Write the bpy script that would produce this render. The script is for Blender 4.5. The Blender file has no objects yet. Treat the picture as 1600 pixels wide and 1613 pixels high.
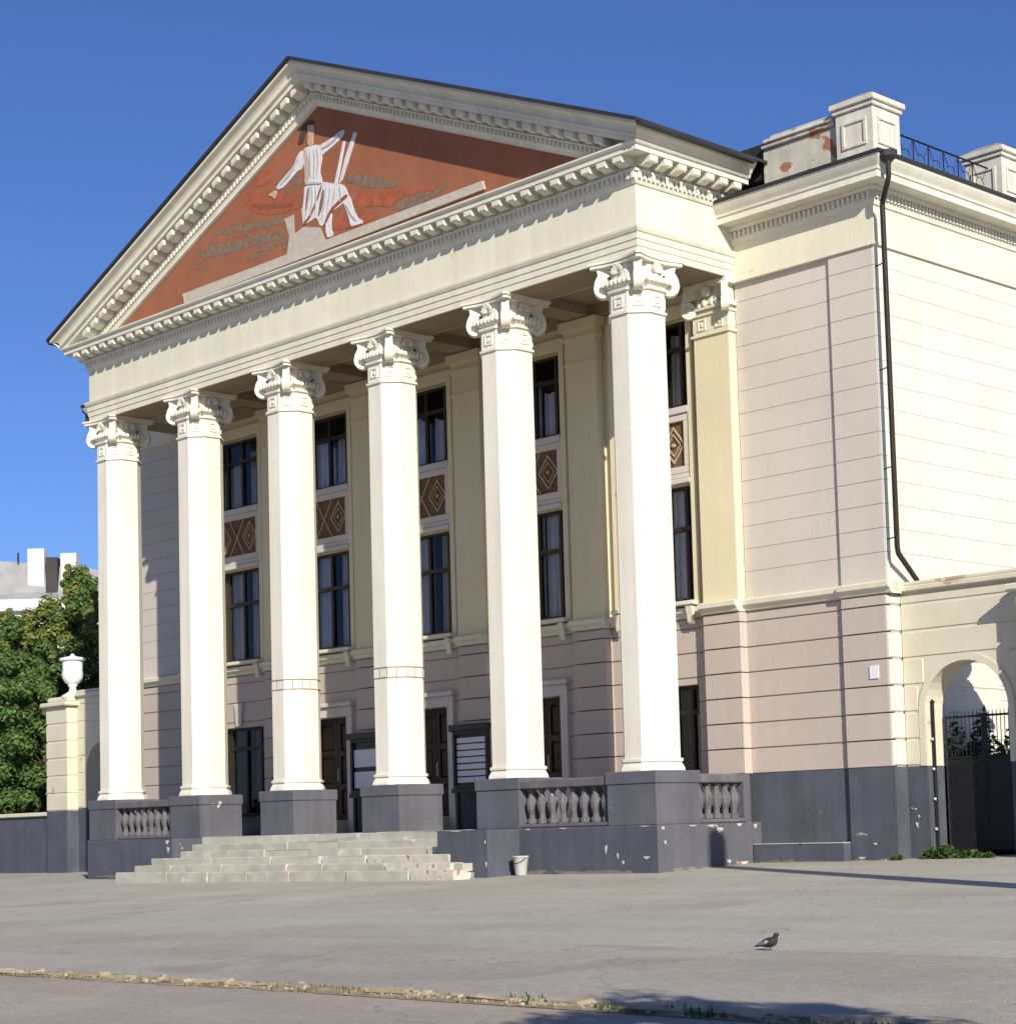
import bpy, bmesh, math, random
from mathutils import Vector, Matrix
random.seed(7)
scn = bpy.context.scene
COL = scn.collection

# ------------------------------------------------------------------ camera
CAM = Vector((22.8551, -25.3264, -0.0087))
YAW, PITCH, ROLL, FPX = 0.8031, 0.0800, -0.0277, 3100.83
def cam_axes():
    F = Vector((-math.sin(YAW)*math.cos(PITCH), math.cos(YAW)*math.cos(PITCH), math.sin(PITCH)))
    r = Vector((math.cos(YAW), math.sin(YAW), 0)); u = r.cross(F)
    c, s = math.cos(ROLL), math.sin(ROLL)
    return c*r + s*u, -s*r + c*u, F
cr, cu, cf = cam_axes()
cd = bpy.data.cameras.new('camera'); cam = bpy.data.objects.new('camera', cd); COL.objects.link(cam)
cam.matrix_world = Matrix(((cr.x, cu.x, -cf.x, CAM.x), (cr.y, cu.y, -cf.y, CAM.y), (cr.z, cu.z, -cf.z, CAM.z), (0, 0, 0, 1)))
cd.sensor_fit = 'HORIZONTAL'; cd.sensor_width = 36.0; cd.lens = FPX/1600*36.0
cd.shift_x = -(808.967-800)/1600; cd.shift_y = (1057.79-806.5)/1600
cd.clip_start = 0.5; cd.clip_end = 3000
scn.camera = cam

# ------------------------------------------------------------------ sky, sun, exposure
SUN_AZ, SUN_EL = math.radians(-28.4), math.radians(26.8)      # azimuth measured from +x
sun_to = Vector((math.cos(SUN_AZ)*math.cos(SUN_EL), math.sin(SUN_AZ)*math.cos(SUN_EL), math.sin(SUN_EL)))
world = bpy.data.worlds.new('World'); scn.world = world; world.use_nodes = True
wn = world.node_tree; wn.nodes.clear()
sky = wn.nodes.new('ShaderNodeTexSky'); sky.sky_type = 'NISHITA'; sky.sun_disc = False
sky.sun_elevation = SUN_EL; sky.sun_rotation = math.atan2(sun_to.x, sun_to.y)
sky.altitude = 700; sky.air_density = 1.0; sky.dust_density = 0.5; sky.ozone_density = 9.5
bg = wn.nodes.new('ShaderNodeBackground'); bg.inputs['Strength'].default_value = 0.088
wo = wn.nodes.new('ShaderNodeOutputWorld')
tint = wn.nodes.new('ShaderNodeVectorMath'); tint.operation = 'MULTIPLY'; tint.inputs[1].default_value = (1.06, .93, 1.05)   # violet cast of the slide film
wn.links.new(sky.outputs[0], tint.inputs[0]); wn.links.new(tint.outputs[0], bg.inputs[0]); wn.links.new(bg.outputs[0], wo.inputs[0])
sd = bpy.data.lights.new('sun', 'SUN'); sd.energy = 5.0; sd.angle = math.radians(0.5); sd.color = (1.0, 0.93, 0.80)
sun = bpy.data.objects.new('sun', sd); COL.objects.link(sun)
sun.rotation_euler = sun_to.to_track_quat('Z', 'Y').to_euler(); sun.location = (30, -20, 40)
scn.cycles.diffuse_bounces = 3
scn.view_settings.view_transform = 'Standard'; scn.view_settings.look = 'None'
scn.view_settings.exposure = 0.30; scn.view_settings.gamma = 1.0; scn.view_settings.use_curve_mapping = False

# ------------------------------------------------------------------ materials
MATS = {}
def mat(name, col, rough=0.8, var=0.12, scale=1.5, bump=0.15, bscale=40, spots=None, streak=0.0, spec=0.3, spot_scale=3.0, spot_thr=0.68, metal=0.0):
    """procedural plaster / paint / stone: large stains, fine grain, optional worn patches of another colour"""
    m = bpy.data.materials.new(name); m.use_nodes = True
    nt = m.node_tree; N, L = nt.nodes, nt.links
    b = N['Principled BSDF']; b.inputs['Roughness'].default_value = rough
    b.inputs['Specular IOR Level'].default_value = spec; b.inputs['Metallic'].default_value = metal
    geo = N.new('ShaderNodeNewGeometry')
    def noise(sc, det, vec=None, dist=0.0):
        n = N.new('ShaderNodeTexNoise'); n.inputs['Scale'].default_value = sc; n.inputs['Detail'].default_value = det
        n.inputs['Distortion'].default_value = dist
        L.new(vec or geo.outputs['Position'], n.inputs['Vector']); return n.outputs['Fac']
    def math_(op, a, b_=None, clamp=False):
        n = N.new('ShaderNodeMath'); n.operation = op; n.use_clamp = clamp
        for i, v in enumerate((a, b_)):
            if v is None: continue
            if isinstance(v, (int, float)): n.inputs[i].default_value = v
            else: L.new(v, n.inputs[i])
        return n.outputs[0]
    big = noise(scale, 5); fine = noise(scale*14, 3)
    f = math_('ADD', math_('MULTIPLY', big, 0.7), math_('MULTIPLY', fine, 0.3))
    if streak:
        mp = N.new('ShaderNodeMapping'); mp.inputs['Scale'].default_value = (5, 5, 0.35)
        L.new(geo.outputs['Position'], mp.inputs['Vector'])
        st = noise(1.0, 4, mp.outputs[0])
        f = math_('ADD', math_('MULTIPLY', f, 1-streak), math_('MULTIPLY', st, streak))
    rmp = N.new('ShaderNodeMapRange'); rmp.inputs[1].default_value = 0.3; rmp.inputs[2].default_value = 0.7
    L.new(f, rmp.inputs[0])
    mx = N.new('ShaderNodeMix'); mx.data_type = 'RGBA'
    mx.inputs['A'].default_value = (col[0]*(1-var*1.25), col[1]*(1-var*1.3), col[2]*(1-var*1.4), 1)
    mx.inputs['B'].default_value = (min(col[0]*(1+var*.8), .95), min(col[1]*(1+var*.8), .95), min(col[2]*(1+var*.8), .95), 1)
    L.new(rmp.outputs[0], mx.inputs['Factor']); out = mx.outputs['Result']
    if spots:
        sn = noise(spot_scale, 6, dist=0.4)
        thr = math_('MULTIPLY', math_('SUBTRACT', sn, spot_thr), 30, True)
        m2 = N.new('ShaderNodeMix'); m2.data_type = 'RGBA'; L.new(thr, m2.inputs['Factor'])
        L.new(out, m2.inputs['A']); m2.inputs['B'].default_value = (*spots, 1); out = m2.outputs['Result']
    L.new(out, b.inputs['Base Color'])
    if bump:
        bp = N.new('ShaderNodeBump'); bp.inputs['Strength'].default_value = bump; bp.inputs['Distance'].default_value = 0.02
        L.new(noise(bscale, 4), bp.inputs['Height']); L.new(bp.outputs[0], b.inputs['Normal'])
    MATS[name] = m; return m

mat('column_white', (.735, .70, .595), var=.12, scale=.9, streak=.5, bump=.12, spots=(.42, .38, .31), spot_scale=7, spot_thr=.735)
mat('cream', (.70, .67, .53), var=.11, scale=.8, streak=.45, bump=.1, spots=(.55, .50, .38), spot_scale=3, spot_thr=.72)
mat('cornice_white', (.69, .67, .57), var=.14, scale=1.6, streak=.35, bump=.12)
mat('yellow', (.70, .625, .425), var=.07, scale=.8, streak=.3, bump=.1)
mat('pink', (.495, .425, .372), var=.08, scale=.7, streak=.25, bump=.12)
mat('pale_pink', (.57, .52, .465), var=.07, scale=.7, streak=.3, bump=.1)
mat('side_cream', (.68, .655, .555), var=.11, scale=.6, streak=.45, bump=.14, spots=(.58, .52, .42), spot_scale=2.2, spot_thr=.70)
mat('gate_cream', (.63, .59, .46), var=.10, scale=1.2, streak=.25, bump=.15, spots=(.45, .33, .22), spot_scale=1.6, spot_thr=.66)
mat('dark_base', (.085, .094, .118), var=.26, scale=1.5, streak=.35, bump=.3, bscale=60, spots=(.42, .38, .33), spot_scale=2.6, spot_thr=.715)
mat('pedestal_grey', (.112, .114, .136), var=.24, scale=1.3, streak=.35, bump=.25, spots=(.45, .42, .38), spot_scale=3.4, spot_thr=.72)
mat('baluster_grey', (.135, .130, .140), var=.25, scale=5, bump=.3, spots=(.35, .33, .30), spot_scale=6, spot_thr=.70)
mat('step_stone', (.45, .44, .375), var=.22, scale=2.4, bump=.35, bscale=30, spots=(.58, .56, .49), spot_scale=3, spot_thr=.66)
mat('broken_plaster', (.55, .52, .44), var=.2, scale=5, bump=.5, spots=(.38, .17, .08), spot_scale=5, spot_thr=.62)
mat('attic_plaster', (.52, .50, .43), var=.25, scale=2.5, streak=.45, bump=.3, spots=(.33, .15, .09), spot_scale=2.6, spot_thr=.58)
mat('attic_white', (.62, .60, .53), var=.22, scale=2.5, streak=.5, bump=.25)
mat('roof_metal', (.035, .035, .038), rough=.55, var=.25, scale=2, bump=.1)
mat('iron', (.012, .012, .014), rough=.5, var=.2, scale=5, bump=.1)
mat('pipe', (.036, .028, .026), rough=.6, var=.3, scale=3, bump=.1)
mat('wood_dark', (.030, .020, .015), rough=.5, var=.25, scale=5, bump=.1)
mat('door_wood', (.032, .016, .010), rough=.5, var=.3, scale=3, streak=.4, bump=.15)
mat('panel_brown', (.17, .088, .045), var=.15, scale=6, bump=.3)
mat('panel_line', (.42, .36, .25), var=.1, scale=6, bump=.1)
mat('trim_white', (.60, .55, .50), var=.08, scale=2, bump=.1)
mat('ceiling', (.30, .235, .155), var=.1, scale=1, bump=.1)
mat('soffit', (.25, .19, .125), var=.12, scale=1.5, bump=.1)  # cream underside turned brown, shade put into the colour
mat('interior', (.03, .03, .032), var=.1)
mat('paper', (.72, .72, .78), var=.05, scale=4, bump=0)
mat('board_black', (.022, .025, .024), rough=.4, var=.1, bump=.05)
mat('tympanum_red', (.315, .118, .062), var=.16, scale=1.4, bump=.25, bscale=70, streak=.2)
mat('mgrey', (.225, .150, .105), var=.3, scale=9, bump=.2, bscale=70)
mat('mred', (.36, .105, .052), var=.25, scale=6, bump=.2, bscale=70)
mat('mrust', (.26, .085, .048), var=.2, scale=6, bump=.2, bscale=70)
mat('mstone', (.48, .44, .37), var=.12, scale=8, bump=.3, bscale=70)
mat('mwhite', (.66, .645, .655), var=.12, scale=7, bump=.15, bscale=70)
mat('mfold', (.46, .43, .45), var=.15, scale=9, bump=.1, bscale=70)
mat('mtan', (.50, .40, .33), var=.2, scale=9, bump=.15, bscale=70)
mat('mskin', (.52, .36, .25), var=.15, scale=9, bump=.15, bscale=70)
mat('mdark', (.075, .05, .045), var=.2, scale=9, bump=.15, bscale=70)
mat('asphalt', (.395, .378, .325), rough=.9, var=.14, scale=.45, bump=.45, bscale=55, spots=(.345, .32, .275), spot_scale=.35, spot_thr=.63)
mat('asphalt_worn', (.368, .345, .30), rough=.9, var=.14, scale=.6, bump=.5, bscale=60, spots=(.315, .29, .26), spot_scale=.5, spot_thr=.62)
mat('road_asphalt', (.37, .325, .275), rough=.9, var=.16, scale=.5, bump=.5, bscale=55)
mat('kerb_stone', (.40, .34, .24), var=.3, scale=5, bump=.6, bscale=25)
mat('dirt', (.31, .255, .175), var=.3, scale=4, bump=.6, bscale=25)
mat('dust', (.20, .185, .16), var=.3, scale=4, bump=.4)
mat('concrete', (.34, .33, .31), var=.15, scale=2, bump=.2)
mat('zinc', (.52, .52, .50), rough=.5, var=.15, scale=10, bump=.05)
mat('urn_white', (.82, .82, .80), var=.06, scale=4, bump=.08)
mat('house_white', (.60, .59, .57), var=.1, scale=.8, bump=.05)
mat('house_roof', (.30, .30, .31), var=.2, scale=1.2, bump=.1)
mat('house_dark', (.05, .045, .045), var=.2, scale=1.2, bump=.1)
mat('bark', (.09, .065, .045), var=.3, scale=6, bump=.6, bscale=15)
mat('curtain', (.74, .74, .82), rough=.95, var=.12, scale=3, streak=.5, bump=.05)
mat('curtain_warm', (.66, .64, .60), rough=.95, var=.18, scale=3, streak=.6, bump=.05)
mat('curtain_green', (.10, .14, .11), rough=.95, var=.12, scale=3, streak=.5, bump=.05)
mat('pigeon_grey', (.040, .040, .048), var=.3, scale=30, bump=.1, bscale=120)
mat('pigeon_pale', (.42, .42, .48), var=.2, scale=30, bump=.1, bscale=120)
mat('pigeon_foot', (.35, .10, .07), var=.1)

for nm in ('asphalt', 'asphalt_worn', 'road_asphalt'):
    nt = MATS[nm].node_tree; N, L = nt.nodes, nt.links; b = N['Principled BSDF']; src = b.inputs['Base Color'].links[0].from_socket
    g = N.new('ShaderNodeNewGeometry'); vo = N.new('ShaderNodeTexVoronoi'); vo.inputs['Scale'].default_value = 38; L.new(g.outputs['Position'], vo.inputs['Vector'])
    n2 = N.new('ShaderNodeTexNoise'); n2.inputs['Scale'].default_value = 9; n2.inputs['Detail'].default_value = 8; L.new(g.outputs['Position'], n2.inputs['Vector'])
    mp = N.new('ShaderNodeMapping'); mp.inputs['Scale'].default_value = (.10, 1.1, 1); mp.inputs['Rotation'].default_value = (0, 0, .06); L.new(g.outputs['Position'], mp.inputs['Vector'])
    n3 = N.new('ShaderNodeTexNoise'); n3.inputs['Scale'].default_value = 1.4; n3.inputs['Detail'].default_value = 6; L.new(mp.outputs[0], n3.inputs['Vector'])
    sep = N.new('ShaderNodeSeparateColor'); L.new(vo.outputs['Color'], sep.inputs[0])
    def mr(sock, a0, a1, b0, b1):
        m_ = N.new('ShaderNodeMapRange'); L.new(sock, m_.inputs[0])
        for i_, v_ in enumerate((a0, a1, b0, b1)): m_.inputs[i_+1].default_value = v_
        return m_.outputs[0]
    def mul(a, c_):
        m_ = N.new('ShaderNodeMath'); m_.operation = 'MULTIPLY'; L.new(a, m_.inputs[0]); L.new(c_, m_.inputs[1]); return m_.outputs[0]
    f = mul(mul(mr(sep.outputs[0], 0, 1, .90, 1.09), mr(n2.outputs['Fac'], .3, .7, .93, 1.06)), mr(n3.outputs['Fac'], .3, .7, .94, 1.05))
    nd = N.new('ShaderNodeTexNoise'); nd.inputs['Scale'].default_value = 1.3; nd.inputs['Detail'].default_value = 5; L.new(g.outputs['Position'], nd.inputs['Vector'])
    va = N.new('ShaderNodeVectorMath'); va.operation = 'MULTIPLY_ADD'; L.new(nd.outputs['Color'], va.inputs[0]); va.inputs[1].default_value = (1.6, 1.6, 1.6); L.new(g.outputs['Position'], va.inputs[2])
    vc = N.new('ShaderNodeTexVoronoi'); vc.feature = 'DISTANCE_TO_EDGE'; vc.inputs['Scale'].default_value = .22; L.new(va.outputs[0], vc.inputs['Vector'])
    f = mul(f, mr(vc.outputs['Distance'], .0, .0045, .68, 1.0))
    vm = N.new('ShaderNodeVectorMath'); vm.operation = 'SCALE'; L.new(src, vm.inputs[0]); L.new(f, vm.inputs['Scale']); L.new(vm.outputs[0], b.inputs['Base Color'])

def leaf_mat(name, c1, c2):
    m = bpy.data.materials.new(name); m.use_nodes = True; nt = m.node_tree; N, L = nt.nodes, nt.links
    b = N['Principled BSDF']; b.inputs['Roughness'].default_value = .55; b.inputs['Specular IOR Level'].default_value = .3
    g = N.new('ShaderNodeNewGeometry'); mx = N.new('ShaderNodeMix'); mx.data_type = 'RGBA'
    mx.inputs['A'].default_value = (*c1, 1); mx.inputs['B'].default_value = (*c2, 1)
    L.new(g.outputs['Random Per Island'], mx.inputs['Factor']); L.new(mx.outputs['Result'], b.inputs['Base Color'])
    t = N.new('ShaderNodeBsdfTranslucent'); L.new(mx.outputs['Result'], t.inputs['Color'])
    ms = N.new('ShaderNodeMixShader'); ms.inputs[0].default_value = .3
    L.new(b.outputs[0], ms.inputs[1]); L.new(t.outputs[0], ms.inputs[2]); L.new(ms.outputs[0], N['Material Output'].inputs['Surface'])
    MATS[name] = m
leaf_mat('leaf_green', (.050, .115, .032), (.150, .235, .060))
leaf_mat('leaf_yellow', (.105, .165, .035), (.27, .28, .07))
leaf_mat('leaf_shade', (.014, .034, .012), (.040, .070, .020))  # leaf green darkened: shade of the archway put into the colour
leaf_mat('grass_dry', (.10, .10, .035), (.26, .21, .09))
leaf_mat('weed', (.035, .085, .020), (.10, .16, .04))

gm = bpy.data.materials.new('glass'); gm.use_nodes = True
N, L = gm.node_tree.nodes, gm.node_tree.links
N.remove(N['Principled BSDF'])
tr = N.new('ShaderNodeBsdfTransparent'); tr.inputs[0].default_value = (.86, .88, .90, 1)
gl = N.new('ShaderNodeBsdfGlossy'); gl.inputs['Roughness'].default_value = .03
fr = N.new('ShaderNodeFresnel'); fr.inputs[0].default_value = 1.5
ms = N.new('ShaderNodeMixShader'); L.new(fr.outputs[0], ms.inputs[0]); L.new(tr.outputs[0], ms.inputs[1]); L.new(gl.outputs[0], ms.inputs[2])
L.new(ms.outputs[0], N['Material Output'].inputs['Surface']); MATS['glass'] = gm

# ------------------------------------------------------------------ mesh helpers
WLOC = {}
def link(o, parent=None, loc=(0, 0, 0)):
    COL.objects.link(o); loc = Vector(loc); WLOC[o.name] = loc
    if parent is not None:
        o.parent = parent; o.location = loc - WLOC[parent.name]
    else:
        o.location = loc
    return o
def tag(o, label=None, cat=None, group=None, kind=None):
    if label: o['label'] = label
    if cat: o['category'] = cat
    if group: o['group'] = group
    if kind: o['kind'] = kind
    return o
def empty(name, loc, label, cat, group=None):
    o = bpy.data.objects.new(name, None); o.empty_display_size = .3; link(o, None, loc); return tag(o, label, cat, group)

class MB:
    def __init__(s): s.v = []; s.f = []; s.mi = []; s.cur = 0
    def add(s, vs, fs):
        n = len(s.v); s.v += [tuple(v) for v in vs]; s.f += [tuple(i+n for i in f) for f in fs]; s.mi += [s.cur]*len(fs); return s
    def box(s, x0, x1, y0, y1, z0, z1):
        return s.add([(x0,y0,z0),(x1,y0,z0),(x1,y1,z0),(x0,y1,z0),(x0,y0,z1),(x1,y0,z1),(x1,y1,z1),(x0,y1,z1)],
                     [(0,3,2,1),(4,5,6,7),(0,1,5,4),(1,2,6,5),(2,3,7,6),(3,0,4,7)])
    def cbox(s, x0, x1, y0, y1, z0, z1, c=.02):
        """box with chamfered edges on every side"""
        def ring(z, d): return [(x0+d,y0+d,z),(x1-d,y0+d,z),(x1-d,y1-d,z),(x0+d,y1-d,z)]
        vs = ring(z0, c)+ring(z0+c, 0)+ring(z1-c, 0)+ring(z1, c); fs = [(3,2,1,0),(12,13,14,15)]
        for k in range(3):
            for i in range(4):
                j = (i+1) % 4; fs.append((4*k+i, 4*k+j, 4*k+4+j, 4*k+4+i))
        return s.add(vs, fs)
    def face_block(s, x0, x1, yf, yb, z0, z1, c):
        """block facing -y: chamfered front edges, open back"""
        vs = [(x0,yb,z0),(x1,yb,z0),(x1,yb,z1),(x0,yb,z1),(x0,yf+c,z0),(x1,yf+c,z0),(x1,yf+c,z1),(x0,yf+c,z1),
              (x0+c,yf,z0+c),(x1-c,yf,z0+c),(x1-c,yf,z1-c),(x0+c,yf,z1-c)]
        fs = [(8,9,10,11)]
        for k in (0, 4):
            for i in range(4):
                j = (i+1) % 4; fs.append((k+i, k+j, k+4+j, k+4+i))
        return s.add(vs, fs)
    def prism(s, poly, fn, d0, d1):
        """extrude a 2-D polygon; fn(a, b, d) -> 3-D point"""
        n = len(poly); vs = [fn(a, b, d0) for a, b in poly]+[fn(a, b, d1) for a, b in poly]
        fs = [tuple(range(n)), tuple(range(2*n-1, n-1, -1))]+[(i, n+i, n+(i+1) % n, (i+1) % n) for i in range(n)]
        return s.add(vs, fs)
    def lathe(s, prof, cx, cy, n=12, rot=0.0, cap=True):
        vs = []; m = len(prof)
        for r, z in prof:
            for k in range(n):
                a = rot+2*math.pi*k/n; vs.append((cx+r*math.cos(a), cy+r*math.sin(a), z))
        fs = [(i*n+k, i*n+(k+1) % n, (i+1)*n+(k+1) % n, (i+1)*n+k) for i in range(m-1) for k in range(n)]
        if cap: fs += [tuple(range(n-1, -1, -1)), tuple(range((m-1)*n, m*n))]
        return s.add(vs, fs)
    def tube(s, pts, r, n=6, r1=None):
        pts = [Vector(p) for p in pts]; m = len(pts); vs = []
        u = None
        for i, p in enumerate(pts):
            d = (pts[min(i+1, m-1)]-pts[max(i-1, 0)]).normalized()
            if u is None:
                a = Vector((0, 0, 1)) if abs(d.z) < .9 else Vector((1, 0, 0)); u = d.cross(a).normalized()
            else:
                u = (u-d*u.dot(d)).normalized()
            w = d.cross(u)
            rr = r if r1 is None else r+(r1-r)*i/(m-1)
            for k in range(n):
                t = 2*math.pi*k/n; vs.append(p+u*math.cos(t)*rr+w*math.sin(t)*rr)
        fs = [(i*n+k, i*n+(k+1) % n, (i+1)*n+(k+1) % n, (i+1)*n+k) for i in range(m-1) for k in range(n)]
        fs += [tuple(range(n-1, -1, -1)), tuple(range((m-1)*n, m*n))]
        return s.add(vs, fs)
    def sweep(s, rings):
        """rings: list of equal-length polylines, consecutive ones joined by quads"""
        n = len(rings[0]); vs = [p for r in rings for p in r]
        fs = [(i*n+k, i*n+k+1, (i+1)*n+k+1, (i+1)*n+k) for i in range(len(rings)-1) for k in range(n-1)]
        return s.add(vs, fs)
    def mesh(s, name, mats, origin=(0, 0, 0), smooth=False, fix=True):
        me = bpy.data.meshes.new(name); ox, oy, oz = origin
        me.from_pydata([(x-ox, y-oy, z-oz) for x, y, z in s.v], [], s.f)
        for m in ([mats] if isinstance(mats, str) else mats): me.materials.append(MATS[m])
        if any(s.mi): me.polygons.foreach_set('material_index', s.mi)
        if fix:
            bm = bmesh.new(); bm.from_mesh(me); bmesh.ops.recalc_face_normals(bm, faces=bm.faces); bm.to_mesh(me); bm.free()
        if smooth: me.polygons.foreach_set('use_smooth', [True]*len(me.polygons))
        me.update(); return me
    def build(s, name, mats, parent=None, origin=None, smooth=False, fix=True, bevel=0.0):
        if origin is None:
            xs, ys, zs = zip(*s.v); origin = ((min(xs)+max(xs))/2, (min(ys)+max(ys))/2, min(zs))
        o = bpy.data.objects.new(name, s.mesh(name, mats, origin, smooth, fix)); link(o, parent, origin)
        if smooth:
            try: o.data.set_sharp_from_angle(angle=math.radians(47))
            except Exception: pass
        if bevel:
            bv = o.modifiers.new('bevel', 'BEVEL'); bv.width = bevel; bv.segments = 2; bv.limit_method = 'ANGLE'; bv.angle_limit = math.radians(47)
        return o
def inst(name, me, parent, loc, rotz=0.0, scale=None):
    o = bpy.data.objects.new(name, me); link(o, parent, loc)
    if rotz: o.rotation_euler.z = rotz
    if scale: o.scale = scale
    return o

def ground_z(x, y):
    return -.79+.036*max(-34.0, min(y, 4.0))+.005*max(-25.0, min(x, 10.0))

# ================================================================== the setting
S, PW, EA = 3.3234, .5806, .488
XR, XL = EA, -5*S-EA
XM = (XR+XL)/2
WY, PY = 2.18, 1.98                     # wall face, pilaster face
WXR = 3.545; WXL = 2*XM-WXR
ZS0, ZS1 = 3.78, 4.0                    # string course
def mir(x): return 2*XM-x

def sheet(name, xs, ys, dz, m, kind='structure'):
    b = MB(); n = len(xs)
    vs = [(x, y, ground_z(x, y)+dz) for y in ys for x in xs]
    b.add(vs, [(j*n+i, j*n+i+1, (j+1)*n+i+1, (j+1)*n+i) for j in range(len(ys)-1) for i in range(n-1)])
    return tag(b.build(name, m, origin=(0, 0, 0)), kind=kind)
sheet('ground', [-900, -60, -25, 10, 60, 900], [-900, -34, 4, 30, 1500], 0, 'asphalt')
sheet('pavement_strip', [-60, -25, 10, 60], [-15.05, -11.42], .004, 'asphalt_worn')
sheet('road', [-60, -25, 10, 60], [-60, -34, -15.38], .004, 'road_asphalt')
kerb_b = MB(); rk_ = random.Random(2); kxs = [-60, -25]+[-14+.35*k for k in range(70)]+[10.0001, 25, 60]; kxs = sorted(kxs)
for yy, j in ((-15.36, .07), (-15.2, .0), (-15.05, .07)): kerb_b.v += [(x, yy+rk_.uniform(-j, j), ground_z(x, yy)+(.0055 if j else .03+rk_.uniform(-.008, .012))) for x in kxs]
n_k = len(kxs)
kerb_b.f = [(j*n_k+i, j*n_k+i+1, (j+1)*n_k+i+1, (j+1)*n_k+i) for j in range(2) for i in range(n_k-1)]; kerb_b.mi = [0]*len(kerb_b.f)
kerb = tag(kerb_b.build('kerb', 'dirt', origin=(0, 0, 0)), kind='structure')

def jitter_box(lx, ly, lz, j, rnd, c=.02):
    b = MB(); b.cbox(-lx/2, lx/2, -ly/2, ly/2, 0, lz, min(c, lz*.4))
    b.v = [(x+rnd.uniform(-j, j), y+rnd.uniform(-j, j), z+(rnd.uniform(-j, j) if z > .01 else 0)) for x, y, z in b.v]
    return b
rnd = random.Random(3)
kx = -14.0
while kx < 24:
    ln = rnd.uniform(.18, .6)
    if rnd.random() < .55:
        b = jitter_box(ln, rnd.uniform(.12, .2), rnd.uniform(.02, .05), .016, rnd)
        yy = -15.2+rnd.uniform(-.04, .04)
        o = inst('kerb_stone', b.mesh('kerb_stone', 'kerb_stone'), kerb, (kx+ln/2, yy, ground_z(kx, yy)+.006)); o.rotation_euler.z = rnd.uniform(-.08, .08)
    kx += ln+rnd.uniform(.0, .10)

rg_ = random.Random(41); gv = MB()
for _ in range(3200):
    x = rg_.uniform(-10, 20); y = -15.2+max(-.24, min(.24, rg_.gauss(0, .065))); sz = rg_.uniform(.005, .016)*(2.0 if rg_.random() < .10 else 1); z = ground_z(x, y)+.012
    if math.sin(x*1.7)+math.sin(x*4.1+1) < -1.25: continue
    P = [(x+dx*sz*rg_.uniform(.6, 1.3), y+dy*sz*rg_.uniform(.6, 1.2), z+(dz*sz*rg_.uniform(.7, 1.5) if dz > 0 else 0)) for dz in (0, 1) for dx, dy in ((-1, -1), (1, -1), (1, 1), (-1, 1))]
    gv.add(P, [(4, 5, 6, 7), (0, 1, 5, 4), (1, 2, 6, 5), (2, 3, 7, 6), (3, 0, 4, 7)])
tag(gv.build('kerb_rubble', 'kerb_stone', kerb, origin=(0, 0, 0), fix=False), kind='stuff')
def blades(name, spots, m, label, cat, seed, h=(.05, .14), per=26, spread=.16, wid=.008):
    r = random.Random(seed); b = MB()
    for (x, y, sc) in spots:
        for _ in range(int(per*sc)):
            a = r.uniform(0, 6.28); d = spread*sc*math.sqrt(r.random()); px, py = x+math.cos(a)*d*1.5, y+math.sin(a)*d*.7
            hh = r.uniform(*h)*sc; t = r.uniform(0, 6.28); lx, ly = r.uniform(-.5, .5)*hh, r.uniform(-.5, .5)*hh
            dx, dy = math.cos(t)*wid*(1+sc), math.sin(t)*wid*(1+sc); z = ground_z(px, py)
            b.add([(px-dx, py-dy, z), (px+dx, py+dy, z), (px+lx*.4+dx*.7, py+ly*.4+dy*.7, z+hh*.6), (px+lx, py+ly, z+hh), (px+lx*.4-dx*.7, py+ly*.4-dy*.7, z+hh*.6)], [(0, 1, 2, 3, 4)])
    return tag(b.build(name, m, origin=(0, 0, 0), fix=False), label, cat, kind='stuff')
r = random.Random(5)
blades('dry_grass', [(r.uniform(2, 18), -15.2+r.uniform(-.12, .12), r.uniform(.3, .8)) for _ in range(420)], 'grass_dry', 'dry grass growing along the broken kerb', 'grass', 1, h=(.02, .065), wid=.005)
blades('green_tufts', [(r.uniform(11.5, 17.5), -15.32+r.uniform(-.1, .1), r.uniform(.4, .9)) for _ in range(9)]+[(r.uniform(2, 6), -15.35, .5) for _ in range(3)], 'weed', 'green grass tufts rooted in the broken kerb', 'grass', 2, h=(.04, .12))

# ================================================================== the theatre
TH = empty('theatre', (XM, 2.0, -.8), 'cream and pink theatre with six octagonal columns under a pediment', 'theatre')

def wall_grid(xs, zs, holes, y0, y1):
    """wall slab facing -y with rectangular openings (reveals included)"""
    xs = sorted(set(xs+[v for h in holes for v in h[:2]])); zs = sorted(set(zs+[v for h in holes for v in h[2:]]))
    def solid(i, j):
        if not (0 <= i < len(xs)-1 and 0 <= j < len(zs)-1): return False
        cx, cz = (xs[i]+xs[i+1])/2, (zs[j]+zs[j+1])/2
        return not any(h[0] < cx < h[1] and h[2] < cz < h[3] for h in holes)
    b = MB()
    for i in range(len(xs)-1):
        for j in range(len(zs)-1):
            if not solid(i, j): continue
            a, c, d, e = xs[i], xs[i+1], zs[j], zs[j+1]
            b.add([(a,y0,d),(c,y0,d),(c,y0,e),(a,y0,e)], [(0,1,2,3)]); b.add([(a,y1,d),(c,y1,d),(c,y1,e),(a,y1,e)], [(3,2,1,0)])
            if not solid(i-1, j): b.add([(a,y0,d),(a,y1,d),(a,y1,e),(a,y0,e)], [(3,2,1,0)])
            if not solid(i+1, j): b.add([(c,y0,d),(c,y1,d),(c,y1,e),(c,y0,e)], [(0,1,2,3)])
            if not solid(i, j-1): b.add([(a,y0,d),(c,y0,d),(c,y1,d),(a,y1,d)], [(3,2,1,0)])
            if not solid(i, j+1): b.add([(a,y0,e),(c,y0,e),(c,y1,e),(a,y1,e)], [(0,1,2,3)])
    return b

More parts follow.
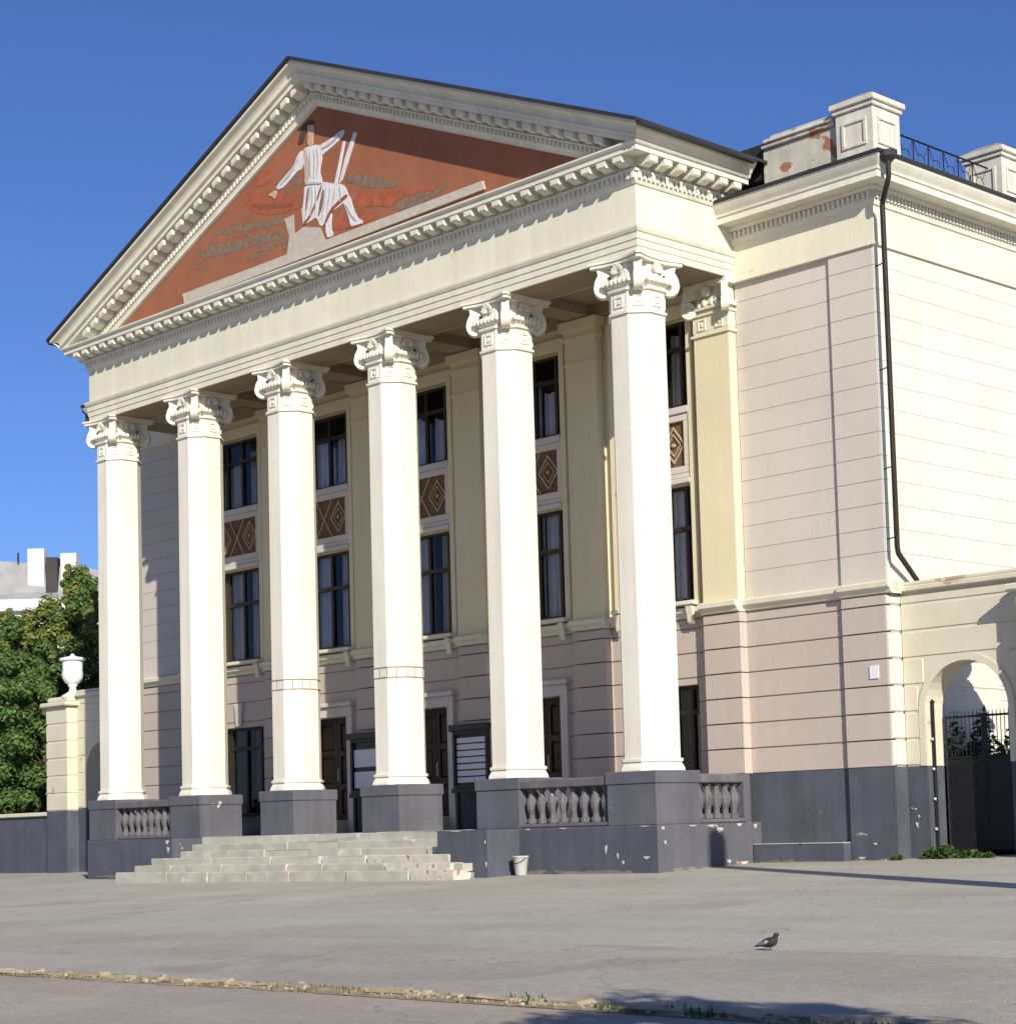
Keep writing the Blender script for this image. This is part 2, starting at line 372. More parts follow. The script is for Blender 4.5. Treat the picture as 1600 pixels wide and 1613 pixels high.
BAY = [-S*(k+.5) for k in range(5)]
HW = .93
DOORS = (1, 2, 3)
low_holes, up_holes = [], []
for k, c in enumerate(BAY):
    low_holes.append((c-.70, c+.70, .30, 2.58) if k in DOORS else (c-.90, c+.90, .45, 2.55))
    up_holes += [(c-HW, c+HW, 4.10, 6.30), (c-HW, c+HW, 7.76, 9.43)]
# holes reach below the painted base: cut the base too
base_holes = [(h[0], h[1], h[2], .86) for h in low_holes]
low_holes_up = [(h[0], h[1], .86, h[3]) for h in low_holes]
lw = wall_grid([WXL+.03, WXR-.03], [.86, 3.80], low_holes_up, 2.215, 2.62).build('lower_wall', 'pink', TH)
uw = wall_grid([WXL+.02, WXR-.02], [3.80, 9.88], up_holes, 2.20, 2.62).build('upper_wall', 'yellow', TH)
bw = wall_grid([WXL, WXR], [-1.1, .86], base_holes, 2.17, 2.62).build('base_wall', 'dark_base', TH)
swr = MB().box(WXR-.42, WXR-.02, 2.63, 16, .86, 11.0).build('side_wall', 'side_cream', TH)
swl = MB().box(WXL+.02, WXL+.42, 2.63, 16, .86, 11.0).build('side_wall', 'side_cream', TH)
sbr = MB().box(WXR-.42, WXR, 2.63, 16, -1.1, .86).build('side_base_wall', 'dark_base', TH)
MB().box(WXL, WXL+.42, 2.63, 16, -1.1, .86).build('side_base_wall', 'dark_base', TH)
MB().box(WXL+.43, WXR-.43, 15.6, 16, -1.1, 11.0).build('back_wall', 'side_cream', TH)
MB().box(WXL+.1, WXR-.1, 2.3, 15.9, 11.02, 11.12).build('flat_roof', 'roof_metal', TH)
MB().box(WXL+.43, WXR-.43, 2.63, 15.6, -.05, 0).build('interior_floor', 'interior', TH)

def blocks(parent, name, m, fn, u0, u1, zs, blen, c, joint, holes=(), depth=.05, seed=1, jit=.0):
    """courses of masonry: fn(u, d, z) with d = depth behind the face; every block is its own object"""
    rr = random.Random(seed)
    for j in range(len(zs)-1):
        z0, z1 = zs[j]+joint/2, zs[j+1]-joint/2
        segs = [(u0, u1, z0, z1)]
        for h in holes:
            out = []
            for a, b_, p, q in segs:
                if h[1] <= a or h[0] >= b_ or h[3] <= p or h[2] >= q: out.append((a, b_, p, q)); continue
                if h[0]-a > .05: out.append((a, h[0], p, q))
                if b_-h[1] > .05: out.append((h[1], b_, p, q))
                a2, b2 = max(a, h[0]), min(b_, h[1])
                if q-h[3] > .06: out.append((a2, b2, h[3], q))
                if h[2]-p > .06: out.append((a2, b2, p, h[2]))
            segs = out
        for a, b_, p, q in segs:
            cuts = [a]
            if blen:
                x = a+(blen if j % 2 else blen*.5)*rr.uniform(.95, 1.05)
                while x < b_-.25: cuts.append(x); x += blen
            cuts.append(b_)
            for i in range(len(cuts)-1):
                x0 = cuts[i]+(joint*.2 if i else 0); x1 = cuts[i+1]-(joint*.2 if i < len(cuts)-2 else 0)
                mb = MB(); d = rr.uniform(-jit, jit); mb.face_block(x0, x1, d, depth, p, q, c)
                mb.v = [fn(*v) for v in mb.v]
                mb.build(name, m, parent)

LOWZ = [.86, 1.315, 1.77, 2.225, 2.68, 3.135, 3.59, 3.775]
UPZ = [4.0]+[9.44-.412*k for k in range(12, -1, -1)]+[9.80]
front = lambda yf: (lambda u, d, z: (u, yf+d, z))
# lower rusticated courses: bays, strips under the pilasters, wings
for k, c in enumerate(BAY):
    blocks(lw, 'rusticated_course', 'pink', front(WY), c-S/2+.432, c+S/2-.432, LOWZ, None, .008, .020, [low_holes[k]], depth=.056)
for i in range(6):
    blocks(lw, 'rusticated_course', 'pink', front(PY), -S*i-.43, -S*i+.43, LOWZ, None, .008, .020, depth=.26)
for sgn in (0, 1):
    X = (lambda a, b: (a, b)) if not sgn else (lambda a, b: (mir(b), mir(a)))
    blocks(lw, 'rusticated_course', 'pink', front(WY), *X(.43, 2.58), LOWZ, None, .008, .020, depth=.056)
    blocks(lw, 'rusticated_course', 'pink', front(WY-.085), *X(2.58, WXR-.052), LOWZ, None, .008, .020, depth=.14)
    blocks(uw, 'ashlar_block', 'pale_pink', front(WY), *X(.43, 2.58), UPZ, 1.05, .002, .007, depth=.03, seed=4+sgn, jit=.001)
    blocks(uw, 'ashlar_block', 'pale_pink', front(WY-.055), *X(2.58, WXR-.032), UPZ, None, .003, .007, depth=.085)
    b = MB().box(*X(2.60, WXR+.006), 2.09, 2.168, -1.1, .86); b.build('base_pier', 'dark_base', TH)
SIDEZ = UPZ
blocks(swr, 'ashlar_block', 'side_cream', lambda u, d, z: (WXR-d, u, z), WY-.051, 8.4, SIDEZ, 1.05, .002, .007, depth=.03, seed=9)
blocks(swr, 'rusticated_course', 'side_cream', lambda u, d, z: (WXR-d, u, z), WY-.081, 9.4, LOWZ, None, .02, .04, depth=.05)
# stone ledge along the foot of the wing
MB().cbox(.62, 2.58, 1.90, 2.168, -1.0, -.40, .02).build('foot_ledge', 'dark_base', TH)
MB().cbox(mir(2.58), mir(.62), 1.90, 2.168, -1.0, -.40, .02).build('foot_ledge', 'dark_base', TH)
MB().box(.62, 2.57, 1.895, 2.165, -.398, -.385).build('ledge_edge', 'broken_plaster', TH)
# house number plate on the corner pier
MB().box(3.13, 3.31, WY-.105, WY-.086, 2.36, 2.58).build('number_plate', 'paper', TH)

# string course
def string_run(x0, x1, yf, ends=True):
    b = MB(); prof = [(0, ZS0), (.05, ZS0+.02), (.07, ZS0+.07), (.13, ZS0+.11), (.14, ZS0+.19), (0, ZS1+.012)]
    b.sweep([[(x0, yf-o, z), (x1, yf-o, z)] for o, z in prof])
    for x in (x0, x1): b.add([(x, yf-o, z) for o, z in prof]+[(x, yf+.25, ZS1+.012), (x, yf+.25, ZS0)], [tuple(range(len(prof)+2))])
    b.add([(x0, yf, ZS1+.012), (x1, yf, ZS1+.012), (x1, yf+.25, ZS1+.012), (x0, yf+.25, ZS1+.012)], [(0, 1, 2, 3)])
    return b.build('string_course', 'cream', TH)
for k, c in enumerate(BAY): string_run(c-S/2+.432, c+S/2-.432, WY)
for i in range(6): string_run(-S*i-.43, -S*i+.43, PY)
string_run(.432, 2.57, WY); string_run(2.58, WXR+.1, WY-.07)
string_run(mir(2.57), mir(.432), WY); string_run(mir(WXR)-.1, mir(2.58), WY-.07)
MB().box(WXR+.002, WXR+.10, 2.12, 2.445, ZS0+.04, ZS1).build('string_course', 'cream', TH)

# ---------------------------------------------------------------- windows and doors
def mouldings(w, h, t):
    """four mitred bars of a rectangular frame centred at 0,0 in x,z"""
    return [((-w, w), (h-t, h)), ((-w, w), (-h, -h+t)), ((-w, -w+t), (-h+t, h-t)), ((w-t, w), (-h+t, h-t))]
def make_window(c, hw, z0, z1, trans, muls, curtain_top, curt='curtain', part=TH):
    b = MB(); y0, y1 = 2.36, 2.44; t = .06
    b.box(c-hw, c+hw, y0, y1, z0, z0+t+.03); b.box(c-hw, c+hw, y0, y1, z1-t, z1)
    b.box(c-hw, c-hw+t, y0, y1, z0+t+.03, z1-t); b.box(c+hw-t, c+hw, y0, y1, z0+t+.03, z1-t)
    for tz in trans: b.box(c-hw+t, c+hw-t, y0-.012, y1, tz-.04, tz+.04)
    edges = [-hw+t]+muls+[hw-t]; rows = [z0+t+.03]+trans+[z1-t]
    for m_ in muls:
        b.box(c+m_-.038, c+m_+.038, y0-.006, y1-.01, z0+t+.03, z1-t)
    w = b.build('window', 'wood_dark', part)
    for i in range(len(edges)-1):
        for j in range(len(rows)-1):
            e0 = c+edges[i]+(.038 if i else 0); e1 = c+edges[i+1]-(.038 if i < len(edges)-2 else 0)
            r0 = rows[j]+(.04 if j else 0); r1 = rows[j+1]-(.04 if j < len(rows)-2 else 0)
            tl = random.uniform(-.006, .006)
            MB().add([(e0, 2.40, r0), (e1, 2.40+tl, r0), (e1, 2.40+tl, r1), (e0, 2.40, r1)], [(0, 1, 2, 3)]).build('pane', 'glass', w, fix=False)
    n = 40
    for side in (-1, 1):
        cb = MB(); x0, x1 = (c-hw+.02, c-random.uniform(.0, .22)) if side < 0 else (c+random.uniform(.0, .22), c+hw-.02); ph = random.uniform(0, 6); wv = random.uniform(18, 32)
        top = lambda u: z0+(z1-z0)*(curtain_top+(.10*math.sin(u*3.0+ph) if curtain_top < .95 else 0))
        lo, hi = [], []
        for i in range(n+1):
            u = i/n; x = x0+(x1-x0)*u; y = 2.52+.035*math.sin(u*wv+ph)+.015*math.sin(u*61+ph*2)
            lo.append((x, y, z0+.02)); hi.append((x, y+.01, top(u)))
        cb.sweep([lo, hi]); cb.build('curtain', curt, w, smooth=True, fix=False)
    return w

for k, c in enumerate(BAY):
    make_window(c, HW, 4.10, 6.30, [5.50], [-.60, 0.0, .60], 1.0, random.choice(('curtain', 'curtain', 'curtain_warm')))
    make_window(c, HW, 7.76, 9.43, [8.92], [-.60, 0.0, .60], random.uniform(.55, .8), random.choice(('curtain', 'curtain', 'curtain_warm')))
    # tall surround of the bay
    b = MB()
    for sx in (-1, 1):
        x0, x1 = (c+HW, c+HW+.14) if sx > 0 else (c-HW-.14, c-HW)
        b.box(x0, x1, 2.10, 2.25, 4.012, 9.43)
    b.box(c-HW-.14, c+HW+.14, 2.098, 2.25, 9.43, 9.68)
    sr = b.build('bay_surround', 'yellow', TH, bevel=.012)
    for z0, z1, yy in ((6.302, 6.40, 2.08), (6.402, 6.50, 2.12), (7.62, 7.755, 2.09)):
        MB().cbox(c-HW+.002, c+HW-.002, yy, 2.3, z0, z1, .015).build('cross_band', 'trim_white', sr)
    pb = MB().box(c-HW+.002, c+HW-.002, 2.19, 2.34, 6.502, 7.618).build('ornament_panel', 'panel_brown', TH)
    cz = 7.06; fw, fh = HW-.004, .556
    for (xa, xb), (za, zb) in mouldings(fw, fh, .13):
        MB().cbox(c+xa, c+xb, 2.125, 2.188, cz+za, cz+zb, .01).build('panel_frame', 'trim_white', pb)
    def bar(p, q, wd=.028, y=2.165):
        p, q = Vector(p), Vector(q); d = (q-p).normalized(); nrm = Vector((-d.y, d.x))*wd/2; p2, q2 = p-d*wd/2, q+d*wd/2
        poly = [p2+nrm, q2+nrm, q2-nrm, p2-nrm]
        return MB().prism([tuple(v) for v in poly], lambda a, b_, dd: (c+a, dd, cz+b_), y, 2.188)
    for cx_ in (-.50, .50):
        dm = MB()
        for sc in (1.0, .62):
            P = [(cx_, .33*sc), (cx_+.26*sc, 0), (cx_, -.33*sc), (cx_-.26*sc, 0)]
            for i in range(4):
                q = bar(P[i], P[(i+1) % 4], .030 if sc == 1 else .018, 2.165+(.004 if i % 2 else 0)); dm.add(q.v, q.f)
        dm.build('diamond_moulding', 'panel_line', pb)
        MB().cbox(c+cx_-.035, c+cx_+.035, 2.15, 2.19, cz-.035, cz+.035, .012).build('boss', 'panel_line', pb)
    cm = MB()
    for n_, (p, q) in enumerate((((-.26, .40), (.26, -.40)), ((-.26, -.40), (.26, .40)))):
        t_ = bar(p, q, .03, 2.165+.004*n_); cm.add(t_.v, t_.f)
    cm.build('cross_moulding', 'panel_line', pb)
    # projecting sill with two brackets
    sl = MB().cbox(c-HW-.10, c+HW+.10, 1.94, 2.36, 4.014, 4.095, .012).build('window_sill', 'cream', TH)
    for sx in (-1, 1):
        MB().prism([(1.96, 3.995), (2.05, 3.995), (2.05, 3.66), (2.02, 3.70), (1.99, 3.86)], lambda a, b_, d: (c+sx*(HW-.03)+d, a, b_), -.07, .07).build('bracket', 'cream', sl)
    h = low_holes[k]
    if k in DOORS:
        b = MB()
        b.box(h[0]-.20, h[0], 2.10, 2.34, 0, 2.58); b.box(h[1], h[1]+.20, 2.10, 2.34, 0, 2.58)
        b.box(h[0]-.20, h[1]+.20, 2.098, 2.34, 2.58, 2.80)
        ds = b.build('door_surround', 'trim_white', TH, bevel=.012)
        MB().cbox(h[0]-.25, h[1]+.25, 2.03, 2.34, 2.802, 2.90, .015).build('door_cornice', 'trim_white', ds)
        MB().cbox(h[0]-.02, h[1]+.02, 1.75, 2.6, -.02, .295, .02).build('door_step', 'step_stone', TH)
        dr = MB().box(h[0], h[1], 2.47, 2.50, .297, 2.578).build('door', 'door_wood', TH)
        for sx in (-1, 1):
            a0, a1 = (c+.006, h[1]-.005) if sx > 0 else (h[0]+.005, c-.006)
            lf = MB()
            lf.box(a0, a0+.11, 2.42, 2.468, .31, 2.57); lf.box(a1-.11, a1, 2.42, 2.468, .31, 2.57)
            for zz in (.31, .98, 1.72, 2.45): lf.box(a0+.11, a1-.11, 2.42, 2.468, zz, zz+.12)
            lf.build('door_frame', 'door_wood', dr)
            for zz, zt_ in ((.43, .98), (1.10, 1.72), (1.84, 2.45)):
                MB().cbox(a0+.15, a1-.15, 2.44, 2.469, zz+.04, zt_-.04, .014).build('door_panel', 'door_wood', dr)
        MB().tube([(c+.07, 2.40, 1.15), (c+.07, 2.37, 1.17), (c+.07, 2.37, 1.42), (c+.07, 2.40, 1.44)], .014, 6).build('handle', 'zinc', dr)
    else:
        make_window(c, .90, .45, 2.55, [2.06], [-.58, 0.0, .58], .999, 'curtain_green')
        MB().prism([(-.10, 2.58), (.10, 2.58), (.16, 3.12), (-.16, 3.12)], lambda a, b_, d: (c-.0+a, d, b_), 2.12, 2.2).build('keystone', 'trim_white', TH)

# ---------------------------------------------------------------- columns
Z_PED, Z_NECK, Z_ARCH = .92, 8.87, 9.88
def octo(prof): return [(a/math.cos(math.pi/8), z) for a, z in prof]
shaft = MB().lathe(octo([(.478, 1.14), (.478, 3.2), (.474, 6.0), (.468, 8.87)]), 0, 0, 8, math.pi/8)
SHAFT = shaft.mesh('column', 'column_white')
BASE = MB().lathe(octo([(.55, .922), (.55, .945), (.535, .99), (.505, 1.04), (.49, 1.075), (.522, 1.08), (.525, 1.125), (.48, 1.14)]), 0, 0, 8, math.pi/8).mesh('column_base', 'column_white')

def volute(b, phi, rad, z, r, th):
    e = Vector((math.cos(phi), math.sin(phi), 0)); t = Vector((-math.sin(phi), math.cos(phi), 0)); up = Vector((0, 0, 1)); c = e*rad+up*z
    prof = [(.0, -th*1.05), (.3*r, -th*1.05), (.38*r, -th*.72), (.62*r, -th*.72), (.70*r, -th), (r, -th), (r*.96, -th*.3), (r*.96, th*.3), (r, th), (.70*r, th), (.62*r, th*.72), (.38*r, th*.72), (.3*r, th*1.05), (0, th*1.05)]
    n = 16; vs = []
    for rr_, d in prof:
        for k in range(n):
            a = 2*math.pi*k/n; vs.append(c+e*math.cos(a)*rr_+up*math.sin(a)*rr_+t*d)
    b.add(vs, [(i*n+k, i*n+(k+1) % n, (i+1)*n+(k+1) % n, (i+1)*n+k) for i in range(len(prof)-1) for k in range(n)])
    poly = [(rad-.26, z+.37), (rad+.09, z+.37), (rad+.115, z+.31), (rad+.10, z+.24), (rad+.155, z+.13), (rad+r*.99, z+.02), (rad+r*.6, z+.05), (rad+.02, z+.15), (rad-.10, z+.20), (rad-.24, z+.21)]
    b.prism(poly, lambda a, q, d: tuple(e*a+up*q+t*d), -th*.85, th*.85)
def ball(b, c, rx, ry, rz, n=8, m=5):
    c = Vector(c); vs = []
    for i in range(m+1):
        t = math.pi*i/m
        for k in range(n):
            a = 2*math.pi*k/n; vs.append((c.x+rx*math.sin(t)*math.cos(a), c.y+ry*math.sin(t)*math.sin(a), c.z+rz*math.cos(t)))
    b.add(vs, [(i*n+k, i*n+(k+1) % n, (i+1)*n+(k+1) % n, (i+1)*n+k) for i in range(m) for k in range(n)])
def square_ornament(b, phi, a, z, sz):
    e = Vector((math.cos(phi), math.sin(phi), 0)); t = Vector((-math.sin(phi), math.cos(phi), 0))
    for (ua, ub), (za, zb) in mouldings(sz, sz, .03)+[((-.035, .035), (-.035, .035))]:
        vs = [e*(a+d)+t*u+Vector((0, 0, z+zz)) for d in (-.01, .022) for u, zz in ((ua, za), (ub, za), (ub, zb), (ua, zb))]
        b.add(vs, [(3, 2, 1, 0), (4, 5, 6, 7)]+[(i, (i+1) % 4, 4+(i+1) % 4, 4+i) for i in range(4)])
def abacus_poly(half, corner, sag, flat):
    P = []
    for q in range(4):
        a = math.pi/2*q
        e = Vector((math.cos(a), math.sin(a))); t = Vector((-math.sin(a), math.cos(a)))
        for u in [-1, -.55, -.2, .2, .55, 1]:
            d = half+(corner-half)*abs(u)**1.8
            P.append(e*d+t*(corner-flat)*u)
    return [tuple(p) for p in P]
cap = MB()
cap.lathe(octo([(.465, 8.865), (.505, 8.872), (.51, 8.91), (.47, 8.925), (.468, 9.27), (.515, 9.285), (.52, 9.325), (.475, 9.335), (.475, 9.365), (.50, 9.375), (.555, 9.43), (.555, 9.475), (.45, 9.50), (.44, 9.775)]), 0, 0, 8, math.pi/8)
for q in range(8): square_ornament(cap, math.pi/4*q, .468, 9.10, .10)
AB = abacus_poly(.50, .60, .1, .05)
cap.prism(AB, lambda a, b_, d: (a, b_, d), 9.78, 9.835); cap.prism([(x*1.05, y*1.05) for x, y in AB], lambda a, b_, d: (a, b_, d), 9.837, 9.878)
for q in range(4):
    volute(cap, math.pi/4+math.pi/2*q, .575, 9.425, .180, .085)
    a = math.pi/2*q; e = Vector((math.cos(a), math.sin(a), 0)); t = Vector((-e.y, e.x, 0))
    for pk in range(-3, 4):                                     # palmette on the abacus
        an = pk*.42; d_ = t*math.sin(an)+Vector((0, 0, 1))*math.cos(an); w_ = d_.cross(e)
        p0 = e*.47+Vector((0, 0, 9.62)); ln_ = .18-.012*abs(pk)
        P_ = [p0, p0+d_*ln_*.55+w_*.035+e*.05, p0+d_*ln_+e*.06, p0+d_*ln_*.55-w_*.035+e*.05]
        cap.add(P_+[v_-e*.05 for v_ in P_], [(0, 1, 2, 3), (0, 1, 5, 4), (1, 2, 6, 5), (2, 3, 7, 6), (3, 0, 4, 7)])
    for u in (-.30, -.20, -.10, 0, .10, .20, .30): ball(cap, e*.545+t*u+Vector((0, 0, 9.455)), .040, .040, .058, 6, 4)
CAPM = cap.mesh('capital', 'column_white', smooth=True)
CAPM.set_sharp_from_angle(angle=math.radians(35))
PEDM = MB().cbox(-PW+.02, PW-.02, -PW+.02, PW-.02, 0, .70, .008).mesh('pedestal', 'pedestal_grey')
PCAP = MB().cbox(-PW, PW, -PW, PW, .702, .92, .014).mesh('pedestal_cap', 'pedestal_grey')
band = MB()
for zz in (3.02, 3.22): 
    R_ = .487/math.cos(math.pi/8)
    pts = [(R_*math.cos(math.pi/8+math.pi/4*k), R_*math.sin(math.pi/8+math.pi/4*k), zz) for k in range(9)]
    band.tube(pts, .011, 5)
for k in range(16):
    a = math.pi/8*k; rr_ = .487 if k % 2 == 0 else .515; band.tube([(rr_*math.cos(a), rr_*math.sin(a), 3.02), (rr_*math.cos(a), rr_*math.sin(a), 3.22)], .009, 5)
BANDM = band.mesh('wire_band', 'kerb_stone')
for i in range(6):
    p = inst('pedestal', PEDM, TH, (-S*i, 0, .001)); inst('pedestal_cap', PCAP, p, (-S*i, 0, 0))
    cobj = inst('column', SHAFT, TH, (-S*i, 0, 0)); inst('column_base', BASE, cobj, (-S*i, 0, 0)); inst('capital', CAPM, cobj, (-S*i, 0, 0))
    if i in (2, 3): inst('wire_band', BANDM, cobj, (-S*i, 0, 0))

# pilasters on the wall behind the columns
pc = MB(); hw_, pr = .49, .0
pc.box(-.495, .495, -.005, .2, 9.0, 9.285); pc.box(-.53, .53, -.04, .2, 8.905, 8.95); pc.box(-.53, .53, -.04, .2, 9.287, 9.33)
pc.box(-.56, .56, -.07, .2, 9.39, 9.47); pc.box(-.48, .48, -.0, .2, 9.332, 9.388); pc.box(-.47, .47, .01, .2, 9.472, 9.78)
pc.box(-.60, .60, -.14, .2, 9.78, 9.875)
for ux in (-.24, .24):
    for (ua, ub), (za, zb) in mouldings(.11, .11, .03)+[((-.035, .035), (-.035, .035))]:
        pc.box(ux+ua, ux+ub, -.022, 0, 9.13+za, 9.13+zb)
for sx in (-1, 1):
    v = MB(); volute(v, 0, .16, 9.41, .16, .08); e = Vector((sx, -1, 0)).normalized(); t = Vector((-e.y, e.x, 0))
    pc.add([(sx*.40+e.x*x+t.x*y, .02+e.y*x+t.y*y, z) for x, y, z in v.v], v.f)
for ux in (-.25, -.1, .1, .25): ball(pc, (ux, -.05, 9.50), .06, .06, .08, 6, 4)
ball(pc, (0, -.10, 9.72), .12, .09, .12)
pc.v = [(x*.85, y, z) for x, y, z in pc.v]
PCM = pc.mesh('pilaster_capital', 'cream')
pl_ = MB()
for a_, y_, z0_, z1_ in ((.43, -.02, 9.0, 9.05), (.415, -.004, 9.052, 9.50), (.46, -.05, 9.502, 9.56), (.43, -.02, 9.562, 9.70), (.50, -.09, 9.702, 9.875)): pl_.box(-a_, a_, y_, .2, z0_, z1_)
PCY = pl_.mesh('pilaster_capital', 'yellow')
PIL = MB().box(-.41, .41, 0, .22, 4.014, 9.0).mesh('pilaster', 'yellow')
for i in range(6):
    p = inst('pilaster', PIL, TH, (-S*i, PY, 0)); inst('pilaster_capital', PCM if i == 0 else PCY, p, (-S*i, PY, 0))

# ---------------------------------------------------------------- portico platform, stairs, balustrades
CH_R, CH_L = (-4.06, -2.74), (mir(-2.74), mir(-4.06))
b = MB(); b.box(XL-.105, XR+.105, -.59, 2.168, -1.2, 0)
b.build('portico_platform', 'pedestal_grey', TH)
for a, b_ in (CH_R, CH_L): MB().box(a, b_, -1.40, -.592, -1.2, -.002).build('stair_cheek', 'dark_base', TH)
MB().box(XL-.1, CH_L[0]-.002, -.598, -.591, -1.2, -.03).build('platform_face', 'dark_base', TH)
MB().box(CH_R[1]+.002, XR+.1, -.598, -.591, -1.2, -.03).build('platform_face', 'dark_base', TH)
MB().box(XL+.12, XR-.12, -.5, 2.16, .001, .006).build('portico_floor', 'step_stone', TH)
core = MB(); run, n_st = .27, 6; rise = .84/n_st
for k in range(1, n_st):
    x0, x1 = (CH_L[1], CH_R[0]) if k < 3 else (CH_L[0]+.35, CH_R[1]-.35)
    core.box(x0+.04, x1-.04, -.62-run*k+.05, -.55, -1.2, -rise*k-.03)
st = core.build('stair', 'step_stone', TH)
rs = random.Random(21)
for k in range(n_st):
    ytop = -.62-run*k; zt_ = -rise*k-.006
    if k < 3: x0, x1 = CH_L[1]+.01, CH_R[0]-.01-(.18 if k == 1 else 0)
    else: x0, x1 = CH_L[0]+(.55, .30, .02)[k-3], CH_R[1]-(.95, .60, .22)[k-3]
    if k == 0: zt_ = .004
    x = x0
    while x < x1-.05:
        ln = min(rs.uniform(1.0, 2.3), x1-x)
        if x1-(x+ln) < .5: ln = x1-x
        d = rs.uniform(-.02, .02) if k else 0
        sb = MB(); hgt = rise-.012 if k else rise-.01
        ja, jb = (rs.uniform(.006, .05), rs.uniform(.006, .05)) if k > 2 else (rs.uniform(.004, .014), rs.uniform(.004, .014))
        y_f, y_b, zb_, c_ = ytop-.02+d, min(ytop+run+.06, -.45), (zt_-rise-.012 if k < 5 else -1.1), (.03 if k > 2 else .012)
        zq = zt_+rs.uniform(-.006, .004)*(k > 0); xa_, xb_ = x+ja, x+ln-jb
        rg = [[(xa_, y_f), (xb_, y_f), (xb_, y_b), (xa_, y_b)], [(xa_+c_, y_f+.012), (xb_-c_, y_f+.012), (xb_-c_, y_b), (xa_+c_, y_b)]]
        sb.add([(p[0], p[1], z) for z, q in ((zb_, 0), (zq-.014, 0), (zq, 1)) for p in rg[q]], [(3, 2, 1, 0), (8, 9, 10, 11)]+[(4*j+i, 4*j+(i+1) % 4, 4*j+4+(i+1) % 4, 4*j+4+i) for j in range(2) for i in range(4)])
        sb.v = [(vx, vy+rs.uniform(-.014, .014), vz+rs.uniform(-.006, .004)) for vx, vy, vz in sb.v]
        sb.build('step_slab', ['step_stone'] if not (k >= 3 and x+ln > x1-.3) else ['broken_plaster'], st)
        x += ln
# loose rubble where the lowest step has broken
for (x, y, sx) in ((-3.0, -1.66, .3),):
    rb = jitter_box(sx, sx*.7, .16, .04, rs, .03); o = inst('rubble', rb.mesh('rubble', 'broken_plaster'), st, (x, y, ground_z(x, y)-.02), rs.uniform(0, 3))

prof = [(.055, 0), (.075, .0), (.075, .07), (.05, .085), (.045, .15), (.075, .25), (.088, .33), (.075, .40), (.042, .48), (.042, .53), (.065, .55), (.065, .58)]
BALM = MB().lathe([(r_*1.18, z) for r_, z in prof], 0, 0, 8, math.pi/8).mesh('baluster', 'baluster_grey')
def balustrade(p0, p1, n, ends=True):
    """between two points along x or y, base rail, top rail and n vase balusters"""
    (x0, y0), (x1, y1) = p0, p1
    hx, hy = (0, .14) if y0 == y1 else (.14, 0)
    rl = MB().cbox(min(x0, x1)-hx, max(x0, x1)+hx, min(y0, y1)-hy, max(y0, y1)+hy, .70, .86, .02).build('balustrade', 'baluster_grey', TH)
    MB().cbox(min(x0, x1)-hx, max(x0, x1)+hx, min(y0, y1)-hy, max(y0, y1)+hy, .007, .075, .012).build('bottom_rail', 'baluster_grey', rl)
    for k in range(n):
        t = (k+.5)/n; inst('baluster', BALM, rl, (x0+(x1-x0)*t, y0+(y1-y0)*t, .082), scale=(1, 1, 1.06))
balustrade((-S+PW+.02, -.40), (-PW-.02, -.40), 8)
balustrade((mir(-PW-.02), -.40), (mir(-S+PW+.02), -.40), 8)
balustrade((.40, PW+.02), (.40, 1.78), 5)
balustrade((mir(.40), PW+.02), (mir(.40), 1.78), 5)
for x in (.40, mir(.40)): MB().cbox(x-.13, x+.13, 1.785, 1.975, .008, .86, .01).build('end_post', 'pedestal_grey', TH)

# ---------------------------------------------------------------- entablature and pediment
YB = 2.10
def ring(o, z): return [(XL-o, YB, z), (XL-o, -EA-o, z), (XR+o, -EA-o, z), (XR+o, YB, z)]
prof = [(-.976, 10.14), (-.976, 9.88), (0, 9.88), (0, 10.00), (.018, 10.004), (.018, 10.12), (.036, 10.124), (.036, 10.235), (.06, 10.25), (.085, 10.30), (.09, 10.34), (0, 10.345)]
MB().sweep([ring(o, z) for o, z in prof]).build('architrave', 'cream', TH, origin=(XM, 0, 9.88))
MB().sweep([ring(o, z) for o, z in ((0, 10.345), (0, 11.09))]).build('frieze', 'cream', TH, origin=(XM, 0, 10.34))
cprof = [(0, 11.09), (.03, 11.10), (.055, 11.15), (.06, 11.17), (.06, 11.29), (.10, 11.295), (.11, 11.335), (.07, 11.34), (.07, 11.522), (.40, 11.522), (.40, 11.512), (.42, 11.512), (.42, 11.605), (.455, 11.61), (.48, 11.64), (.48, 11.67), (-.03, 11.70)]
corn = MB().sweep([ring(o, z) for o, z in cprof]).build('cornice', 'cornice_white', TH, origin=(XM, 0, 11.09))
# sima on the two flanks
ZT0, SL = 15.85, .42
def zt(dx): return ZT0-SL*dx
simap = [(.48, 11.672), (.50, 11.69), (.535, 11.745), (.60, 11.80), (.625, 11.85), (.64, 11.852), (.64, zt(XR-XM+.64)), (.2, 11.95)]
for sg in (1, -1):
    X = (lambda x: x) if sg > 0 else mir
    MB().sweep([[(X(XR+o), -EA-o, z), (X(XR+o), YB, z)] for o, z in simap]).build('sima', 'cornice_white', TH, origin=(X(XR), 0, 11.67))
